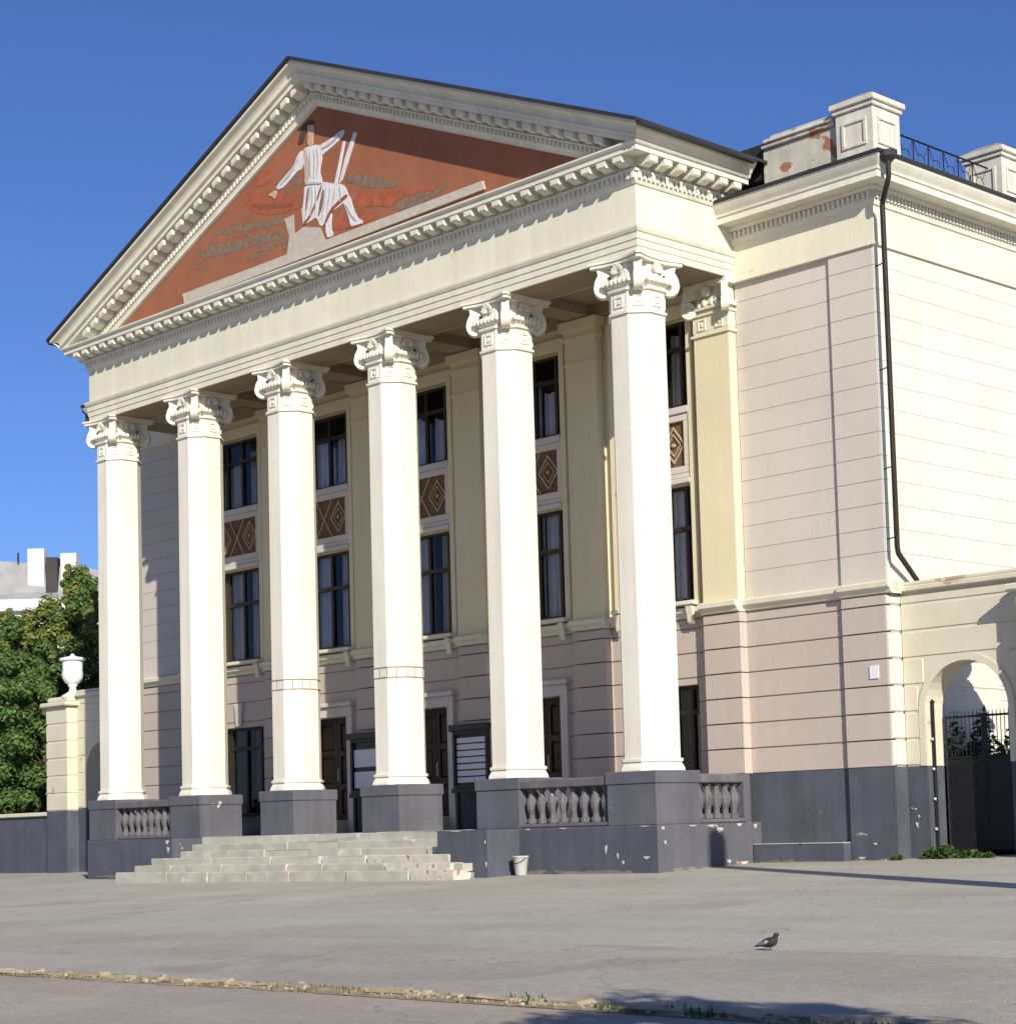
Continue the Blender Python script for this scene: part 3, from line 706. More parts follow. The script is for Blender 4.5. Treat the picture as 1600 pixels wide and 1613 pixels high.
# raking cornice: (outward offset, vertical distance under the roof line)
rprof = [(.66, 0), (.66, -.065), (.63, -.07), (.55, -.095), (.505, -.135), (.485, -.19), (.48, -.225), (.52, -.235), (.52, -.27), (.445, -.275), (.445, -.375), (.43, -.375), (.43, -.365), (.07, -.365), (.07, -.545), (.11, -.55), (.10, -.582), (.06, -.585), (.06, -.69), (.045, -.70), (.02, -.75), (.015, -.80), (-.06, -.81)]
def rake_end(o, h):
    d1 = XR-XM+o
    if zt(d1)+h < 11.668: d1 = (ZT0+h-11.668)/SL
    return d1
MODP = [(.065, .0), (.065, .145), (.39, .145), (.402, .13), (.402, .03), (.375, .004), (.32, .02), (.22, -.015)]
def modillion(shear):
    b = MB(); n = len(MODP)
    b.add([(x, -o, z-shear*x) for x in (-.10, .10) for o, z in MODP], [tuple(range(n-1, -1, -1)), tuple(range(n, 2*n))]+[(i, (i+1) % n, n+(i+1) % n, n+i) for i in range(n)])
    return b.mesh('modillion', 'cornice_white')
M0, MRr, MRl = modillion(0), modillion(SL), modillion(-SL)
n_m = 47
for k in range(n_m): inst('modillion', M0, corn, (XL+.05+(XR-XL-.1)*k/(n_m-1), -EA, 11.376))
for k in range(7):
    y = -EA+.06+.375*k; inst('modillion', M0, corn, (XR, y, 11.376), math.pi/2); inst('modillion', M0, corn, (XL, y, 11.376), -math.pi/2)
dt = MB(); k = 0
x = XL
while x < XR: dt.box(x, x+.062, -EA-.105, -EA-.058, 11.178, 11.292); x += .118
y = -EA
while y < 2.0:
    dt.box(XR+.058, XR+.105, y, y+.062, 11.178, 11.292); dt.box(XL-.105, XL-.058, y, y+.062, 11.178, 11.292); y += .118
tag(dt.build('dentil_course', 'cornice_white', corn, origin=(XM, 0, 11.18)), kind='stuff')
for sg in (1, -1):
    X = (lambda d: XM+d) if sg > 0 else (lambda d: XM-d)
    rk = MB().sweep([[(XM, -EA-o, ZT0+h), (X(rake_end(o, h)), -EA-o, zt(rake_end(o, h))+h)] for o, h in rprof]).build('raking_cornice', 'cornice_white', TH, origin=(X(4.5), 0, 13.2))
    d = .22
    while zt(d)-.515 > 11.70:
        inst('modillion', MRr if sg > 0 else MRl, rk, (X(d), -EA, zt(d)-.515)); d += .352
    dt = MB(); d = .1
    while zt(d)-.70 > 11.70:
        a0, a1 = d, d+.058
        vs = [(X(a), -EA-o, zt(a)+h) for o in (.055, .10) for a, h in ((a0, -.685), (a1, -.685), (a1, -.588), (a0, -.588))]
        dt.add(vs, [(3, 2, 1, 0), (4, 5, 6, 7)]+[(i, (i+1) % 4, 4+(i+1) % 4, 4+i) for i in range(4)]); d += .11
    tag(dt.build('dentil_course', 'cornice_white', rk, origin=(X(4.5), 0, 13)), kind='stuff')
    dE = XR-XM+.72
    MB().prism([(X(-.0), ZT0+.004), (X(dE), zt(dE)+.004), (X(dE), zt(dE)+.06), (X(0), ZT0+.07)], lambda a, b_, dd: (a, dd, b_), -EA-.72, 14.0).build('gable_roof', 'roof_metal', TH)
    # eaves gutter
    MB().tube([(X(dE-.01), -EA-.66, zt(dE)-.01), (X(dE-.01), 1.9, zt(dE)-.02)], .055, 8).build('gutter', 'roof_metal', TH)
ty = MB().prism([(XM-9.0, 11.6), (XM+9.0, 11.6), (XM+9.0, zt(9.0)-.3), (XM, ZT0-.3), (XM-9.0, zt(9.0)-.3)], lambda a, b_, d: (a, d, b_), -EA+.06, -EA+.26).build('tympanum', 'tympanum_red', TH)
tag(ty, 'rust red tympanum with a mosaic of a seated robed woman holding a harp')
MURAL = [
    ('grey_cloud', 1, 'mgrey', [(-12.12, 13.33), (-11.15, 13.2), (-10.29, 13.09), (-9.46, 12.98), (-9.47, 12.84), (-10.3, 12.97), (-11.15, 13.07), (-11.94, 13.16)]),
    ('grey_cloud', 1, 'mgrey', [(-12.72, 12.97), (-12.22, 12.97), (-11.6, 12.92), (-10.47, 12.83), (-9.47, 12.7), (-9.45, 12.53), (-10.31, 12.61), (-10.95, 12.66), (-11.82, 12.67), (-12.68, 12.88)]),
    ('grey_cloud', 1, 'mgrey', [(-10.78, 12.53), (-10.14, 12.51), (-9.48, 12.48), (-9.48, 12.39), (-10.06, 12.42), (-10.57, 12.44)]),
    ('grey_cloud', 1, 'mgrey', [(-7.66, 13.39), (-7.09, 13.28), (-6.47, 13.05), (-5.93, 12.83), (-5.81, 12.66), (-6.6, 12.86), (-7.22, 13.09)]),
    ('grey_cloud', 1, 'mgrey', [(-6.07, 12.26), (-5.76, 12.41), (-5.23, 12.41), (-4.48, 12.31), (-4.65, 12.24), (-5.06, 12.18), (-5.65, 12.18)]),
    ('grey_cloud', 1, 'mgrey', [(-9.37, 13.79), (-8.9, 13.71), (-8.83, 13.53), (-9.17, 13.59)]),
    ('grey_cloud', 1, 'mgrey', [(-7.24, 12.45), (-6.86, 12.48), (-6.55, 12.4), (-6.87, 12.28)]),
    ('red_cloud', 1, 'mred', [(-10.96, 13.82), (-10.61, 13.86), (-10.11, 13.71), (-9.61, 13.52), (-9.04, 13.3), (-8.87, 13.1), (-9.13, 13.06), (-9.62, 13.09), (-10.29, 13.23), (-10.75, 13.45)]),
    ('red_cloud', 1, 'mred', [(-7.35, 12.91), (-6.85, 12.84), (-6.12, 12.68), (-4.94, 12.45), (-4.48, 12.4), (-4.94, 12.35), (-5.76, 12.47), (-6.01, 12.31), (-6.61, 12.5), (-7.24, 12.58)]),
    ('red_cloud', 1, 'mred', [(-10.61, 14.07), (-10.09, 14.19), (-9.85, 13.92), (-10.1, 13.83), (-10.52, 13.89)]),
    ('red_cloud', 1, 'mred', [(-8.27, 12.42), (-7.75, 12.54), (-7.24, 12.58), (-6.37, 12.3), (-6.87, 12.2), (-7.5, 12.23)]),
    ('red_cloud', 2, 'mrust', [(-10.79, 13.59), (-9.86, 13.37), (-9.13, 13.19), (-9.33, 13.16), (-10.12, 13.3), (-10.62, 13.47)]),
    ('stone_seat', 2, 'mstone', [(-9.5, 12.94), (-9.18, 12.96), (-9.17, 12.54), (-8.86, 12.62), (-8.31, 12.47), (-8.14, 12.16), (-9.44, 12.16), (-9.35, 12.54)]),
    ('stone_block', 3, 'mstone', [(-8.93, 13.04), (-8.69, 12.99), (-8.72, 12.69), (-8.88, 12.66)]),
    ('ledge', 4, 'mstone', [(-13.22, 12.14), (-3.38, 12.16), (-3.33, 11.99), (-13.17, 11.91)]),
    ('robe_skirt', 4, 'mwhite', [(-8.8, 13.52), (-8.24, 13.37), (-8.18, 13.41), (-7.81, 13.26), (-7.53, 13.19), (-7.39, 12.98), (-7.36, 12.84), (-7.68, 12.75), (-7.93, 12.7), (-8.11, 12.54), (-8.29, 12.46), (-8.42, 12.73), (-8.66, 12.67), (-8.86, 12.66), (-8.88, 13.0), (-8.82, 13.24)]),
    ('robe_fold', 5, 'mgrey', [(-8.7, 13.41), (-8.58, 13.4), (-8.65, 13.05), (-8.8, 12.83), (-8.77, 13.13)]),
    ('robe_fold', 5, 'mgrey', [(-8.21, 13.24), (-8.13, 13.23), (-8.22, 12.84), (-8.38, 12.67), (-8.31, 12.96)]),
    ('robe_bodice', 5, 'mwhite', [(-8.83, 14.26), (-8.57, 14.28), (-8.22, 14.2), (-8.18, 13.93), (-8.29, 13.64), (-8.22, 13.49), (-8.2, 13.34), (-8.8, 13.49), (-8.76, 13.74), (-8.84, 14.06)]),
    ('robe_shade', 6, 'mtan', [(-8.82, 14.24), (-8.71, 14.23), (-8.62, 13.95), (-8.59, 13.69), (-8.68, 13.49), (-8.79, 13.51), (-8.75, 13.73)]),
    ('sleeve', 5, 'mwhite', [(-8.33, 14.2), (-7.9, 14.23), (-7.49, 14.33), (-7.44, 14.22), (-7.67, 14.1), (-8.06, 14.0), (-8.22, 13.95)]),
    ('sleeve', 5, 'mwhite', [(-8.82, 14.26), (-9.0, 14.21), (-9.14, 13.99), (-9.44, 13.86), (-9.77, 13.71), (-9.71, 13.62), (-9.48, 13.63), (-9.15, 13.79), (-9.02, 13.85), (-8.84, 13.86)]),
    ('hand', 6, 'mskin', [(-9.77, 13.65), (-9.98, 13.62), (-10.06, 13.59), (-9.9, 13.53), (-9.82, 13.44), (-9.74, 13.56)]),
    ('head', 6, 'mskin', [(-8.66, 14.76), (-8.55, 14.78), (-8.46, 14.72), (-8.43, 14.53), (-8.49, 14.42), (-8.47, 14.24), (-8.67, 14.29), (-8.64, 14.52)]),
    ('braid', 5, 'mdark', [(-9.0, 14.41), (-8.94, 14.58), (-8.8, 14.8), (-8.65, 14.77), (-8.74, 14.52), (-8.83, 14.39)]),
    ('foot', 5, 'mwhite', [(-7.62, 12.98), (-7.34, 12.95), (-7.15, 12.42), (-6.86, 12.22), (-7.2, 12.24), (-7.31, 12.24), (-7.38, 12.48)]),
    ('foot', 5, 'mwhite', [(-8.12, 12.72), (-7.9, 12.74), (-7.95, 12.37), (-7.88, 12.23), (-7.93, 12.18), (-8.12, 12.21)]),
    ('harp_arm', 5, 'mwhite', [(-7.81, 13.26), (-7.71, 13.23), (-7.43, 14.05), (-7.5, 14.07)]),
    ('harp_arm', 5, 'mwhite', [(-7.66, 13.22), (-7.55, 13.27), (-7.05, 14.12), (-7.15, 14.17), (-7.45, 13.71)]),
    ('hem_band', 6, 'mrust', [(-8.25, 13.34), (-8.2, 13.32), (-8.41, 12.99), (-8.62, 12.74), (-8.84, 12.64), (-8.87, 12.69), (-8.66, 12.8), (-8.47, 13.0)]),
    ('hem_band', 6, 'mrust', [(-7.41, 12.96), (-7.36, 12.88), (-7.67, 12.8), (-7.91, 12.7), (-8.11, 12.49), (-8.2, 12.46), (-8.03, 12.72), (-7.75, 12.86)]),
]
def chaikin(P, it=2):
    for _ in range(it):
        Q = []
        for i in range(len(P)):
            (x0, z0), (x1, z1) = P[i], P[(i+1) % len(P)]; Q += [(x0*.75+x1*.25, z0*.75+z1*.25), (x0*.25+x1*.75, z0*.25+z1*.75)]
        P = Q
    return P
rm = random.Random(17)
def ragged(P, amp):
    P = chaikin(P, 1); Q = []
    for i in range(len(P)):
        (x0, z0), (x1, z1) = P[i], P[(i+1) % len(P)]; n = max(1, int(math.hypot(x1-x0, z1-z0)/.07))
        Q += [(x0+(x1-x0)*k/n+rm.uniform(-amp, amp), z0+(z1-z0)*k/n+rm.uniform(-amp, amp)*.7) for k in range(n)]
    return Q
for mi_, (nm, layer, mm, pts) in enumerate(MURAL):
    hard = nm in ('ledge', 'stone_seat', 'stone_block', 'harp_arm')
    P = ragged(pts, .028) if 'cloud' in nm else pts if hard else chaikin(pts, 1)
    yf = -EA+.058-.0012*layer-.0003*mi_-(.035 if nm == 'ledge' else 0)
    MB().prism(P, lambda a, b_, d: (a, d, b_), yf, -EA+.0585).build(nm, mm, ty)
    if nm == 'grey_cloud':                                   # loose tesserae round the cloud edge
        xs_m = [p[0] for p in pts]; zs_m = [p[1] for p in pts]
        for _ in range(14):
            cx_, cz_ = rm.uniform(min(xs_m)-.1, max(xs_m)+.1), rm.uniform(min(zs_m)-.07, max(zs_m)+.07); r_ = rm.uniform(.03, .09)
            MB().prism([(cx_+r_*1.8*math.cos(k*.9)*rm.uniform(.6, 1), cz_+r_*.6*math.sin(k*.9)*rm.uniform(.6, 1)) for k in range(7)], lambda a, b_, d: (a, d, b_), -EA+.0565-.0003*rm.random(), -EA+.0585).build('tessera_patch', mm, ty)
FOLDS = [[(-8.62, 13.40), (-8.66, 13.1), (-8.80, 12.75)], [(-8.52, 13.42), (-8.52, 13.1), (-8.62, 12.78)], [(-8.42, 13.40), (-8.40, 13.1), (-8.45, 12.80)], [(-8.05, 13.30), (-8.12, 13.0), (-8.22, 12.60)], [(-7.92, 13.24), (-7.98, 13.0), (-8.06, 12.72)],
         [(-7.78, 13.2), (-7.80, 13.0), (-7.90, 12.80)], [(-7.62, 13.16), (-7.60, 13.0), (-7.64, 12.84)], [(-8.45, 14.2), (-8.42, 13.9), (-8.46, 13.55)], [(-8.34, 14.15), (-8.30, 13.9), (-8.36, 13.55)], [(-8.56, 14.2), (-8.58, 13.9), (-8.56, 13.6)],
         [(-8.78, 13.50), (-8.5, 13.46), (-8.21, 13.38)], [(-8.95, 14.12), (-9.2, 13.88), (-9.6, 13.70)], [(-8.20, 14.10), (-7.9, 14.13), (-7.55, 14.26)], [(-7.45, 12.75), (-7.30, 12.5), (-7.12, 12.32)]]
for fi_, fl in enumerate(FOLDS):
    L_, R_ = [], []
    for i, (px_, pz_) in enumerate(fl):
        (ax_, az_), (bx2, bz2) = fl[max(i-1, 0)], fl[min(i+1, len(fl)-1)]; d_ = Vector((bx2-ax_, bz2-az_)).normalized(); w_ = (.008, .026, .012)[i]
        L_.append((px_-d_.y*w_, pz_+d_.x*w_)); R_.append((px_+d_.y*w_, pz_-d_.x*w_))
    MB().prism(chaikin(L_+R_[::-1], 1), lambda a, b_, d: (a, d, b_), -EA+.058-.024-.0002*fi_, -EA+.0585).build('robe_fold', 'mfold', ty)
# face and hair band of the figure
MB().prism(chaikin([(-8.67, 14.74), (-8.44, 14.68), (-8.44, 14.73), (-8.54, 14.82), (-8.66, 14.80)]), lambda a, b_, d: (a, d, b_), -EA+.058-.028, -EA+.0585).build('hair', 'mdark', ty)
# thin sheets added under the architrave, its shade put into their brown colour
for i in range(5): MB().box(-S*(i+1)+.62, -S*i-.62, -EA+.05, EA-.05, 9.868, 9.879).build('soffit_shade', 'soffit', TH)
for x in (0, -5*S): MB().box(x-EA+.05, x+EA-.05, .62, 1.95, 9.868, 9.879).build('soffit_shade', 'soffit', TH)
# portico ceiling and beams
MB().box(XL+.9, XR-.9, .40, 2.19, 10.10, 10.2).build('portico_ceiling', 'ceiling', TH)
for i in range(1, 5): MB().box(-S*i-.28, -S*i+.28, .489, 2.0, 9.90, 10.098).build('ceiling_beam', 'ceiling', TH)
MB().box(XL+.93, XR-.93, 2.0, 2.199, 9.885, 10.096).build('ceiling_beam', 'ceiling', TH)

# ---------------------------------------------------------------- wing entablature, attic
FY = 2.10
wprof = [(0, 10.47), (.03, 10.48), (.05, 10.55), (.055, 10.57), (.055, 10.70), (.10, 10.705), (.13, 10.75), (.13, 10.785), (.40, 10.79), (.40, 10.78), (.415, 10.78), (.415, 10.90), (.44, 10.905), (.45, 10.95), (.50, 11.02), (.535, 11.08), (.545, 11.13)]
for sg in (1, -1):
    X = (lambda x: x) if sg > 0 else mir
    xw = WXR+.03
    def wr(o, z): return [(X(XR-.2), FY-o, z), (X(xw+o), FY-o, z), (X(xw+o), 15.9, z)]
    MB().sweep([wr(o, z) for o, z in ((-.3, 9.785), (.02, 9.785), (.02, 9.83), (0, 9.84), (0, 10.47))]).build('wing_frieze', 'cream', TH, origin=(X(2), FY, 9.78))
    wc = MB().sweep([wr(o, z) for o, z in wprof]+[wr(-.3, 11.16)]).build('wing_cornice', 'cornice_white', TH, origin=(X(2), FY, 10.47))
    MB().sweep([wr(o, z) for o, z in ((.40, 11.135), (.575, 11.132), (.58, 11.19), (.3, 11.20), (-.3, 11.21))]).build('roof_flashing', 'roof_metal', TH, origin=(X(2), FY, 11.13))
    dt = MB(); x = XR
    while x < xw: dt.box(*sorted((X(x), X(x+.055))), FY-.10, FY-.05, 10.578, 10.692); x += .105
    y = FY
    while y < 9: dt.box(*sorted((X(xw+.05), X(xw+.10))), y, y+.055, 10.578, 10.692); y += .105
    tag(dt.build('dentil_course', 'cornice_white', wc, origin=(X(2), FY, 10.58)), kind='stuff')
    # attic parapet, corner posts, railing
    def bx(x0, x1, y0, y1, z0, z1, c=.015): return MB().cbox(*sorted((X(x0), X(x1))), y0, y1, z0, z1, c)
    pp = bx(1.12, 2.74, 2.30, 2.62, 11.16, 12.13).build('attic_parapet', 'attic_plaster', TH)
    bx(1.12, 2.74, 2.24, 2.66, 12.132, 12.21).build('coping', 'attic_plaster', pp); bx(1.2, 2.74, 2.20, 2.70, 12.212, 12.28).build('coping', 'attic_white', pp)
    bx(1.3, 2.74, 2.27, 2.63, 12.282, 12.35, .02).build('coping', 'attic_plaster', pp)
    bx(.45, 1.25, 2.36, 2.75, 11.6, 12.30, .03).build('roof_curb', 'roof_metal', TH)
    def post(x0, x1, y0, y1):
        p = bx(x0, x1, y0, y1, 11.22, 12.24).build('attic_post', 'attic_white', TH)
        bx(x0-.06, x1+.06, y0-.06, y1+.06, 11.17, 11.43, .02).build('post_base', 'attic_white', p)
        bx(x0-.04, x1+.04, y0-.04, y1+.04, 12.242, 12.32).build('post_moulding', 'attic_white', p)
        bx(x0-.08, x1+.08, y0-.08, y1+.08, 12.322, 12.44, .02).build('post_cap', 'attic_white', p)
        mx_, my_ = (x0+x1)/2, (y0+y1)/2; cb = MB(); e = .07
        cb.add([(X(x0-e), y0-e, 12.442), (X(x1+e), y0-e, 12.442), (X(x1+e), y1+e, 12.442), (X(x0-e), y1+e, 12.442), (X(mx_-.1), my_-.1, 12.62), (X(mx_+.1), my_-.1, 12.62), (X(mx_+.1), my_+.1, 12.62), (X(mx_-.1), my_+.1, 12.62)],
               [(0, 1, 5, 4), (1, 2, 6, 5), (2, 3, 7, 6), (3, 0, 4, 7), (4, 5, 6, 7)])
        cb.build('post_roof', 'attic_plaster', p)
        w2, h2 = (x1-x0)/2-.13, .24; cz_ = 11.83
        for (ua, ub), (za, zb) in mouldings(w2, h2, .05):
            bx(mx_+ua, mx_+ub, y0-.028, y0+.02, cz_+za, cz_+zb, .006).build('panel_moulding', 'attic_white', p)
        for (ua, ub), (za, zb) in mouldings((y1-y0)/2-.13, h2, .05):
            bx(x1-.02, x1+.028, my_+ua, my_+ub, cz_+za, cz_+zb, .006).build('panel_moulding', 'attic_white', p)
    post(2.83, 3.60, 2.18, 2.98); post(2.83, 3.60, 6.22, 7.02)
    rl = MB()
    for zz in (11.30, 11.98): rl.tube([(X(3.45), 3.06, zz), (X(3.45), 5.98, zz)], .018, 5)
    rl_o = rl.build('roof_railing', 'iron', TH)
    for kk in range(7):
        y0 = 3.12+.47*kk
        if y0 > 5.9: break
        MB().tube([(X(3.45), y0, 11.21), (X(3.45), y0, 11.98)], .012, 5).build('railing_bar', 'iron', rl_o)
        if y0+.47 < 6:
            cs = MB(); cy_, cz_ = y0+.235, 11.64
            cs.tube([(X(3.45), cy_+.12*math.cos(t*.5236), cz_+.12*math.sin(t*.5236)) for t in range(13)], .008, 4)
            for (dy, dz) in ((-1, -1), (1, -1), (-1, 1), (1, 1)): cs.tube([(X(3.45), cy_+.085*dy, cz_+.085*dz), (X(3.45), cy_+.235*dy, cz_+.335*dz)], .008, 4)
            cs.build('scroll_bar', 'iron', rl_o)
    # downpipe at the corner
    pp_ = MB(); px = X(WXR+.28); qx = X(WXR+.64)
    pp_.tube([(qx, 1.74, 11.16), (qx, 1.74, 10.72), (X(WXR+.58), 1.78, 10.64), (X(WXR+.34), 1.98, 10.46), (px, 2.04, 10.38), (px, 2.04, 4.52), (X(WXR+.26), 2.10, 4.42), (X(WXR+.16), 2.75, 4.02)], .046, 10)
    dp = pp_.build('downpipe', 'pipe', TH, smooth=True)
    MB().lathe([(.07, 10.98), (.16, 11.06), (.17, 11.16), (.12, 11.165)], X(WXR+.62), 1.76, 10).build('hopper', 'roof_metal', dp)
    for zz in (9.4, 7.6, 5.9, 4.7): MB().tube([(X(WXR), 2.16, zz), (px, 2.04, zz)], .012, 5).build('pipe_bracket', 'iron', dp)

rp = random.Random(31)
PATCHES = []
def patch(cx, cz, w, h, fn, parent, m='broken_plaster'):
    PATCHES.append(0) if len(PATCHES) < 40 else PATCHES.clear(); n = rp.randint(15, 21); P = []; w *= .8; h *= .8; tt = rp.uniform(0, 6)
    for k in range(n):
        a = 2*math.pi*k/n; q = (.62+.28*math.sin(2*a+tt)*math.cos(a-tt))*rp.uniform(.75, 1.15); P.append((cx+math.cos(a)*w*q, cz+math.sin(a)*h*q))
    MB().prism(P, fn, -.004-.0004*len(PATCHES), .01).build('plaster_patch', m, parent)
fx = lambda x0: (lambda a, b_, d: (x0-d, a, b_)); fy = lambda y0: (lambda a, b_, d: (a, y0+d, b_))
for y, z, w, h in ((.86, -.05, .26, .05), (1.02, -.12, .17, .10), (1.55, -.04, .12, .05), (2.0, -.06, .08, .08), (-.45, -.06, .07, .06), (-.40, -.30, .05, .06), (.3, -.03, .2, .02), (1.6, -.70, .35, .05), (1.25, -.66, .12, .06)): patch(y, z, w, h, fx(XR+.105), TH)
for x, z, w, h in ((-.60, -.40, .05, .13), (-.32, -.50, .04, .09), (-.2, -.62, .05, .06), (.35, -.55, .12, .05), (-1.6, -.02, .18, .02), (-2.5, -.02, .1, .025), (.3, -.02, .2, .02)): patch(x, z, w, h, fy(-.598), TH)
for x, z, w, h in ((-2.78, -.22, .02, .06), (-2.77, -.62, .025, .09), (-3.6, -.02, .3, .015)): patch(x, z, w, h, fy(-1.40), TH)
for x, z, w, h in ((3.1, -.42, .08, .035), (2.8, -.66, .12, .05), (3.3, -.70, .15, .04)): patch(x, z, w, h, fy(2.09), TH)
for x, z, w, h in ((3.70, -.12, .045, .09), (3.74, .02, .03, .04), (3.68, .14, .03, .035), (3.62, .16, .025, .025)): patch(x, z, w, h, fy(2.46), TH)
for k in range(16): patch(rp.uniform(-2.6, .5), -.80, rp.uniform(.15, .5), rp.uniform(.03, .10), fy(-.598), TH, 'dust')
for k in range(10): patch(rp.uniform(-.5, 1.9), -.76, rp.uniform(.1, .4), rp.uniform(.03, .10), fx(XR+.105), TH, 'dust')
for k in range(12): patch(rp.uniform(.7, 2.5), -.72, rp.uniform(.1, .3), rp.uniform(.03, .12), fy(1.90), TH, 'dust')
for k in range(6): patch(rp.uniform(2.65, 3.5), -.70, rp.uniform(.08, .22), rp.uniform(.03, .10), fy(2.09), TH, 'dust')
for k in range(14): patch(rp.uniform(-17, -14), -.84, rp.uniform(.15, .5), rp.uniform(.03, .09), fy(-.598), TH, 'dust')
for x, z, w, h in ((-12.75, -.08, .12, .09), (-12.7, -.25, .08, .12)): patch(x, z, w, h, fy(-1.40), TH)

# ================================================================== gateway walls, piers, urns
def gateway(sg, label):
    X = (lambda x: x) if sg > 0 else mir
    root = empty('gateway_wall', (X(4.75), 2.7, -.75), label, 'wall', 'arched gateway walls flanking the theatre')
    def bx(x0, x1, y0, y1, z0, z1, c=.0):
        m_ = MB(); a, b_ = sorted((X(x0), X(x1)))
        return m_.cbox(a, b_, y0, y1, z0, z1, c) if c else m_.box(a, b_, y0, y1, z0, z1)
    xa, xb, x0, x1, zs, y0, y1 = 3.95, 5.55, WXR+.004, 5.97, 1.77, 2.46, 2.96
    for a, b_ in ((x0, xa), (xb, x1)): bx(a, b_, y0, y1, -1.1, .86).build('base', 'dark_base', root)
    b = MB()
    for a, b_ in ((x0, xa), (xb, x1)): q = bx(a, b_, y0, y1, .86, zs); b.add(q.v, q.f)
    n = 20; cx, rr_ = (xa+xb)/2, (xb-xa)/2
    arc = [(cx-rr_*math.cos(math.pi*i/n), zs+rr_*math.sin(math.pi*i/n)) for i in range(n+1)]
    pts = [(x0, zs)]+arc+[(x1, zs)]
    top = 3.80
    for i in range(len(pts)-1):
        (a, za), (c, zc) = pts[i], pts[i+1]
        b.add([(X(a), y0, za), (X(c), y0, zc), (X(c), y0, top), (X(a), y0, top), (X(a), y1, za), (X(c), y1, zc), (X(c), y1, top), (X(a), y1, top)],
              [(0, 1, 2, 3), (7, 6, 5, 4), (0, 4, 5, 1), (2, 6, 7, 3)])
    wl = b.build('wall', 'gate_cream', root)
    # courses of the wall face, kept clear of the smooth band round the arch
    for j in range(len(LOWZ)-1):
        z0, z1 = LOWZ[j]+.02, LOWZ[j+1]-.02; zm = z0
        half = rr_+.13 if zm < zs else (math.sqrt(max(0, (rr_+.13)**2-(zm-zs)**2)))
        for a, b_ in (((x0+.002, cx-half), (cx+half, x1-.002)) if half > 0 else ((x0+.002, x1-.002),)):
            if b_-a > .04:
                u0, u1 = sorted((X(a), X(b_))); MB().face_block(u0, u1, y0-.018, y0+.01, z0, z1, .01).build('wall_course', 'gate_cream', wl)
    ab = MB()
    for i in range(n):
        a0, a1 = math.pi*i/n, math.pi*(i+1)/n
        q = [(cx-(rr_+e)*math.cos(t), zs+(rr_+e)*math.sin(t)) for e, t in ((0, a0), (0, a1), (.12, a1), (.12, a0))]
        ab.add([(X(u), y, z) for y in (y0-.022, y0+.005) for u, z in q], [(0, 1, 2, 3), (0, 4, 5, 1), (2, 6, 7, 3)])
    for a, b_ in ((xa-.12, xa), (xb, xb+.12)): q = bx(a, b_, y0-.022, y0+.005, .862, zs); ab.add(q.v, q.f)
    ab.build('arch_band', 'gate_cream', wl)
    bx(x0, x1, y0-.10, y1+.10, 3.80, 3.90, .02).build('coping', 'gate_cream', root); bx(x0, x1, y0-.05, y1+.05, 3.902, 3.97, .015).build('coping', 'gate_cream', root)
    p0, p1, q0, q1 = 5.975, 7.0, 2.13, 3.15
    bx(p0, p1, q0, q1, -1.1, .80).build('pier_base', 'dark_base', root)
    pr = bx(p0+.02, p1-.02, q0+.02, q1-.02, .80, 3.56).build('pier', 'gate_cream', root)
    zz = .80
    while zz < 3.5:
        bx(p0, p1, q0, q1, zz+.012, min(zz+.44, 3.56)-.004, .015).build('pier_block', 'gate_cream', pr); zz += .46
    bx(p0-.12, p1+.12, q0-.12, q1+.12, 3.562, 3.68, .025).build('pier_cap', 'gate_cream', pr); bx(p0+.03, p1-.03, q0+.03, q1-.03, 3.682, 3.82, .03).build('pier_cap', 'gate_cream', pr)
    bx(p1+.002, p1+.16, q0+.15, q1-.15, .80, 1.24, .0).build('buttress', 'gate_cream', root); bx(p1+.002, p1+.22, q0+.10, q1-.10, 1.242, 1.31, .015).build('buttress_cap', 'gate_cream', root)
    return X
def urn(X, label):
    ux, uy, uz = X(6.49), 2.64, 3.822
    pr = [(.30, 0), (.30, .05), (.22, .09), (.10, .17), (.085, .27), (.13, .32), (.12, .35), (.20, .40), (.275, .52), (.285, .64), (.265, .74), (.275, .92), (.27, .96), (.35, 1.0), (.355, 1.05), (.30, 1.07), (.14, 1.10), (.05, 1.13), (.05, 1.17), (.0, 1.18)]
    root = empty('urn', (ux, uy, uz), label, 'urn', 'urns on the gateway piers')
    MB().lathe([(r_, uz+z) for r_, z in pr[2:14]], ux, uy, 20).build('vase', 'urn_white', root, smooth=True)
    MB().lathe([(r_, uz+z) for r_, z in pr[:3]], ux, uy, 20).build('foot', 'urn_white', root, smooth=True)
    MB().lathe([(r_, uz+z) for r_, z in pr[13:]], ux, uy, 20).build('rim', 'urn_white', root, smooth=True)
Xr = gateway(1, 'cream gateway wall with a round arch beside the corner downpipe')
Xl = gateway(-1, 'cream gateway wall with an urn topped pier beside the low fence wall')
urn(Xr, 'white plaster urn on the pier beyond the iron gate'); urn(Xl, 'white plaster urn standing on the cream block pier against the trees')

